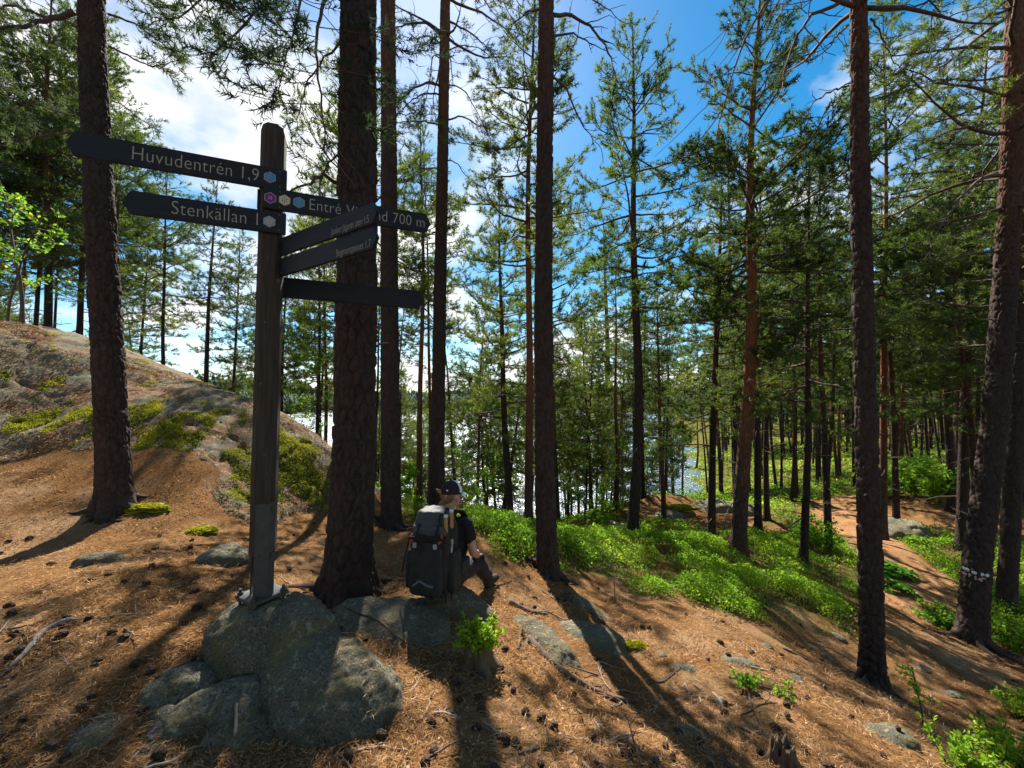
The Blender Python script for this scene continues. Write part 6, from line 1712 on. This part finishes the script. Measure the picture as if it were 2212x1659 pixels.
def stump(name, loc, r, h, seed, label, roots=5, lean=(0, 0)):
    g = np.random.default_rng(seed); n, m = 40, 22; th = np.arange(n) * 2 * np.pi / n; V = []
    rag = h * (1 + .5 * (fbm(np.cos(th) * 3, np.sin(th) * 3, seed, 3) - .5) * 2 + .15 * np.sin(th * 9 + g.uniform(0, 6)))
    ph = g.uniform(0, 6)
    for i in range(m):
        t = i / (m - 1); z = -.12 + (rag + .12) * t; zz = np.maximum(z, 0)
        rr = r * (.9 + .1 * (1 - t)) * (1 + 1.1 * np.exp(-zz / (r * .75)) * (.6 + .5 * np.cos(roots * th + ph))) * (1 + .14 * (fbm(th * 6, z * 3 + seed, seed + 2, 3) - .5) * 2)
        V.append(np.stack([rr * np.cos(th) + lean[0] * z, rr * np.sin(th) + lean[1] * z, z], -1))
    t2 = V[-1].copy(); t2[:, :2] = t2[:, :2] * .72; t2[:, 2] -= h * .22 * g.uniform(.6, 1.4, n); V.append(t2)
    t3 = t2.copy(); t3[:, :2] *= .3; t3[:, 2] -= h * .1; V.append(t3)
    o = link(name, npmesh(name, np.concatenate(V), [grid_faces(m + 2, n, True)]), M['stump']); o.location = loc
    return tag(o, label, 'stump')
sp_ = surf_at(1034, 1440)[0]
stump('tree_stump', tuple(sp_), .075, .17, 1, 'dark rotten stump topped by a bright bilberry bush')
leafy('bilberry_bush', 401, .17, .15, 40, .022, 'compact bright green bilberry bush sprouting from the rotten stump', 'bush', (sp_.x, sp_.y, sp_.z + .15), 20, 'bilberry', lo=.15, tint=(.35, .9), stemr=.003, up=.75)
stump('tree_stump', gp(1692, 1658), .055, .11, 2, 'broken jagged brown stump on the lower needle slope', 4)
stump('dead_wood', gp(1224, 1296), .05, .07, 3, 'dark charred-looking dead wood piece on the needles beside the low pale rock', 6, (.3, .1))
# pine cones
V0, F0 = uvs((0, 0, 0), (1, 1, 1), 14, 12)
th = np.arctan2(V0[:, 1], V0[:, 0]); sp = np.cos(th * 5 + V0[:, 2] * 9) * np.cos(th * 3 - V0[:, 2] * 12)
cone_me = npmesh('pine_cone', V0 * (1 + .16 * sp[:, None]) * np.array([.017, .017, .024]) * (1 - .25 * V0[:, 2:3]), F0)
cone_me.materials.append(M['cone'])
r = np.random.default_rng(91); c = 0
while c < 210:
    y = 1 / (1 / 1.6 - r.random() * (1 / 1.6 - 1 / 7.5)); x = r.uniform(-1.35, 1.35) * y
    if green_mask(np.array([x]), np.array([y]))[0] > .4 or (x < -3 and y > 4.8): continue
    h = drop(x, y, 3.0)
    if h is None or h[1].z < .75 or h[0].z > h1(x, y) + .06: continue
    o = bpy.data.objects.new('pine_cone', cone_me); COL.objects.link(o); s = r.uniform(.8, 1.35)
    o.location = (x, y, h[0].z + .012); o.rotation_euler = (r.uniform(1.1, 2.0), r.uniform(-.5, .5), r.uniform(0, 6.28)); o.scale = (s, s, s)
    tag(o, 'small dark pine cone lying on the needle litter', 'pine cone', 'pine cones on the needle litter'); c += 1
# twigs
tw = []
for i in range(6):
    g = np.random.default_rng(500 + i); tb = Tubes(); L = g.uniform(.12, .3); p = path(g, (0, 0, .006), (1, 0, 0), L, 6, .16); p[:, 2] = .006 + np.abs(p[:, 2] - .006) * .5
    tb.add(p, np.linspace(.0055, .002, 7) * g.uniform(.7, 1.3), 6)
    for k in range(g.integers(1, 4)):
        q, d = along(p, g.uniform(.3, .8)); tb.add(path(g, q, unit(d + np.array([0, g.choice([-1, 1]) * .8, .15])), L * .3, 3, .15), np.linspace(.003, .0012, 4), 4)
    me = tb.mesh('twig'); me.materials.append(M['root'] if i % 2 else M['dead']); tw.append(me)
c = 0
while c < 120:
    y = 1 / (1 / 1.5 - r.random() * (1 / 1.5 - 1 / 6.5)); x = r.uniform(-1.3, 1.35) * y
    if green_mask(np.array([x]), np.array([y]))[0] > .4 or (x < -3 and y > 4.8): continue
    h = drop(x, y, 3.0)
    if h is None or h[1].z < .75 or h[0].z > h1(x, y) + .05: continue
    o = bpy.data.objects.new('twig', tw[c % 6]); COL.objects.link(o)
    q = Vector((0, 0, 1)).rotation_difference(h[1]).to_matrix() @ Matrix.Rotation(r.uniform(0, 6.28), 3, 'Z'); o.rotation_euler = q.to_euler()
    o.location = h[0]; s = r.uniform(.7, 1.3); o.scale = (s, s, s)
    tag(o, 'thin dry brown twig lying on the needles' if c % 6 % 2 else 'thin bleached grey twig lying on the needles', 'twig', 'brown twigs on the needles' if c % 6 % 2 else 'grey twigs on the needles'); c += 1

# ------------------------------------------------------------------ small plants
leafy('seedling', 411, .16, .10, 6, .032, 'small green seedling on the sunlit slope near a dark stone', 'plant', gp(1612, 1485), 9, 'broadleaf', lo=.3, tint=(.3, .9), stemr=.002)
leafy('seedling', 412, .13, .08, 5, .028, 'sparse seedling a step downhill of the small green seedling', 'plant', gp(1700, 1500), 7, 'broadleaf', lo=.3, tint=(.2, .8), stemr=.002)
leafy('sapling', 413, .50, .16, 9, .026, 'wispy little sapling with a thin bent stem below the lone dark pine', 'plant', gp(2002, 1570), 12, 'broadleaf', lo=.3, tree=True, stemr=.006, tint=(.3, 1))
leafy('leafy_bush', 414, .36, .28, 20, .034, 'loose leafy bush on the near lower edge of the needle slope', 'bush', gp(2170, 1650), 22, 'bilberry', lo=.25, tint=(.2, 1), stemr=.004)
leafy('leafy_bush', 415, .30, .2, 14, .03, 'small bush between the loose leafy bush and the wispy sapling', 'bush', gp(2080, 1655), 16, 'bilberry', lo=.25, tint=(.2, .8), stemr=.003)
leafy('leafy_bush', 419, .34, .22, 16, .03, 'olive twiggy bush above the loose leafy bush', 'bush', gp(2195, 1545), 16, 'bilberry', lo=.25, tint=(.3, 1), stemr=.003)
leafy('leafy_bush', 416, .42, .5, 30, .045, 'fresh green bush at the foot of the pine with the painted ring', 'bush', gp(2035, 1350), 22, 'broadleaf', lo=.2, tint=(.2, .7), stemr=.004)
leafy('leafy_bush', 417, .5, .55, 26, .045, 'green bush beside the painted-ring pine, on the side away from the trail', 'bush', gp(2185, 1400), 22, 'bilberry', lo=.2, tint=(.2, .7), stemr=.004)
leafy('leafy_bush', 418, 1.1, .7, 26, .07, 'twiggy green shoots around the thin dark pine by the trail', 'bush', gp(1758, 1195), 20, 'broadleaf', lo=.2, tint=(.2, .7), stemr=.006)
for i, (px, py, Ht) in enumerate([(1905, 1075, 1.5), (1975, 1075, 1.9), (2030, 1085, 1.6), (2000, 1060, 2.0)]):
    leafy('leafy_bush', 420 + i, Ht, 1.0, 24, .13, 'tall light green bush at the back of the trail clearing', 'bush', gp(px, py), 22, 'broadleaf', lo=.2, tint=(.3, .9), stemr=.01, group='bushes behind the trail clearing')
def fern(loc, seed, label, n=9, L=.7):
    g = np.random.default_rng(seed); root = empty('fern', loc)
    for i in range(n):
        a = i / n * 6.283 + g.normal(0, .25); tb = []; st = path(g, (0, 0, 0), (math.cos(a) * .7, math.sin(a) * .7, 1.0), L * g.uniform(.7, 1.1), 9, .04, -.25, -.45)
        P, D, S = [], [], []
        for q in np.linspace(.18, .98, 20):
            p, d = along(st, q); s = unit(np.cross(d, [0, 0, 1]))
            for sd in (-1, 1): P.append(p); D.append(unit(s * sd + d * .35)); S.append(L * .26 * math.sin(math.pi * min(1, q * .8 + .22)) * (1.05 - q * .75) + .01)
        V, F = leaf_quads(P, np.array(D) * 6, np.array(S), g, 2.0)
        tb2 = Tubes(); tb2.add(st, np.linspace(.004, .0015, 10), 4); fo = link('frond', npmesh('frond', V, F, False, {'tint': np.repeat(g.random(len(P)), 4)}), M['fern'], root); fo['kind'] = 'stuff'; link('frond_stalk', tb2.mesh('frond_stalk'), M['fern'], root)
    return tag(root, label, 'fern')
fern(gp(1930, 1245), 1, 'spreading fern at the inner bend of the trail'); fern(gp(1925, 1272), 2, 'lower fern just downhill of the spreading fern', 8, .6); fern(gp(1912, 1225), 3, 'fern partly behind the lone dark pine', 8, .6)
# dead little sapling in front of the bilberries
g = np.random.default_rng(7); b0 = np.array(gp(1328, 1300)); root = empty('dead_sapling', tuple(b0)); tb = Tubes()
st = path(g, (0, 0, -.05), (0.02, 0, 1), .75, 8, .05); tb.add(st, np.linspace(.008, .003, 9), 6)
for q in np.linspace(.1, .95, 12):
    p, d = along(st, q); a = g.uniform(0, 6.28); tb.add(path(g, p, (math.cos(a), math.sin(a), .2), g.uniform(.08, .25), 4, .2), np.linspace(.004, .0015, 5), 4)
link('stem', tb.mesh('stem'), M['dead'], root); tag(root, 'bare dead little sapling at the lower edge of the bilberries', 'sapling')
# painted trail ring on the leaning pine
ring_tree = next(o for o in bpy.data.objects if o.get('label', '').startswith('leaning pine by the trail')) if any(o.get('label', '').startswith('leaning pine by the trail') for o in bpy.data.objects) else None
if ring_tree:
    Yt = ring_tree.location.y; c0 = at(2109, 1236, Yt); rt = 68 / FPX / 1.545 * Yt / 2 * 1.02
    view = math.atan2(-c0[1], -c0[0])
    for k, da in enumerate((-.95, -.62, -.12, .33, .75)):
        for row, (dz, mt, nm, sx) in enumerate(((.035, 'paint_white', 'paint_dot', .055), (-.055, 'paint_pink', 'paint_band', .062))):
            if row == 1 and da > .5: continue
            an = view + da; nrm = Vector((math.cos(an), math.sin(an), 0)); p = Vector(c0) + nrm * (rt - .008) + Vector((0, 0, dz * .8 + .005 * math.sin(k * 2.1) - .02 * da))
            V, F = uvs((0, 0, 0), (sx * (.55 if row == 0 else .8), .026 if row == 0 else .034, .006), 18, 8); q = np.array(nrm.to_track_quat('Z', 'Y').to_matrix())
            o = link(nm, npmesh(nm, V @ q.T + np.array(p - ring_tree.location), F), M[mt], ring_tree)
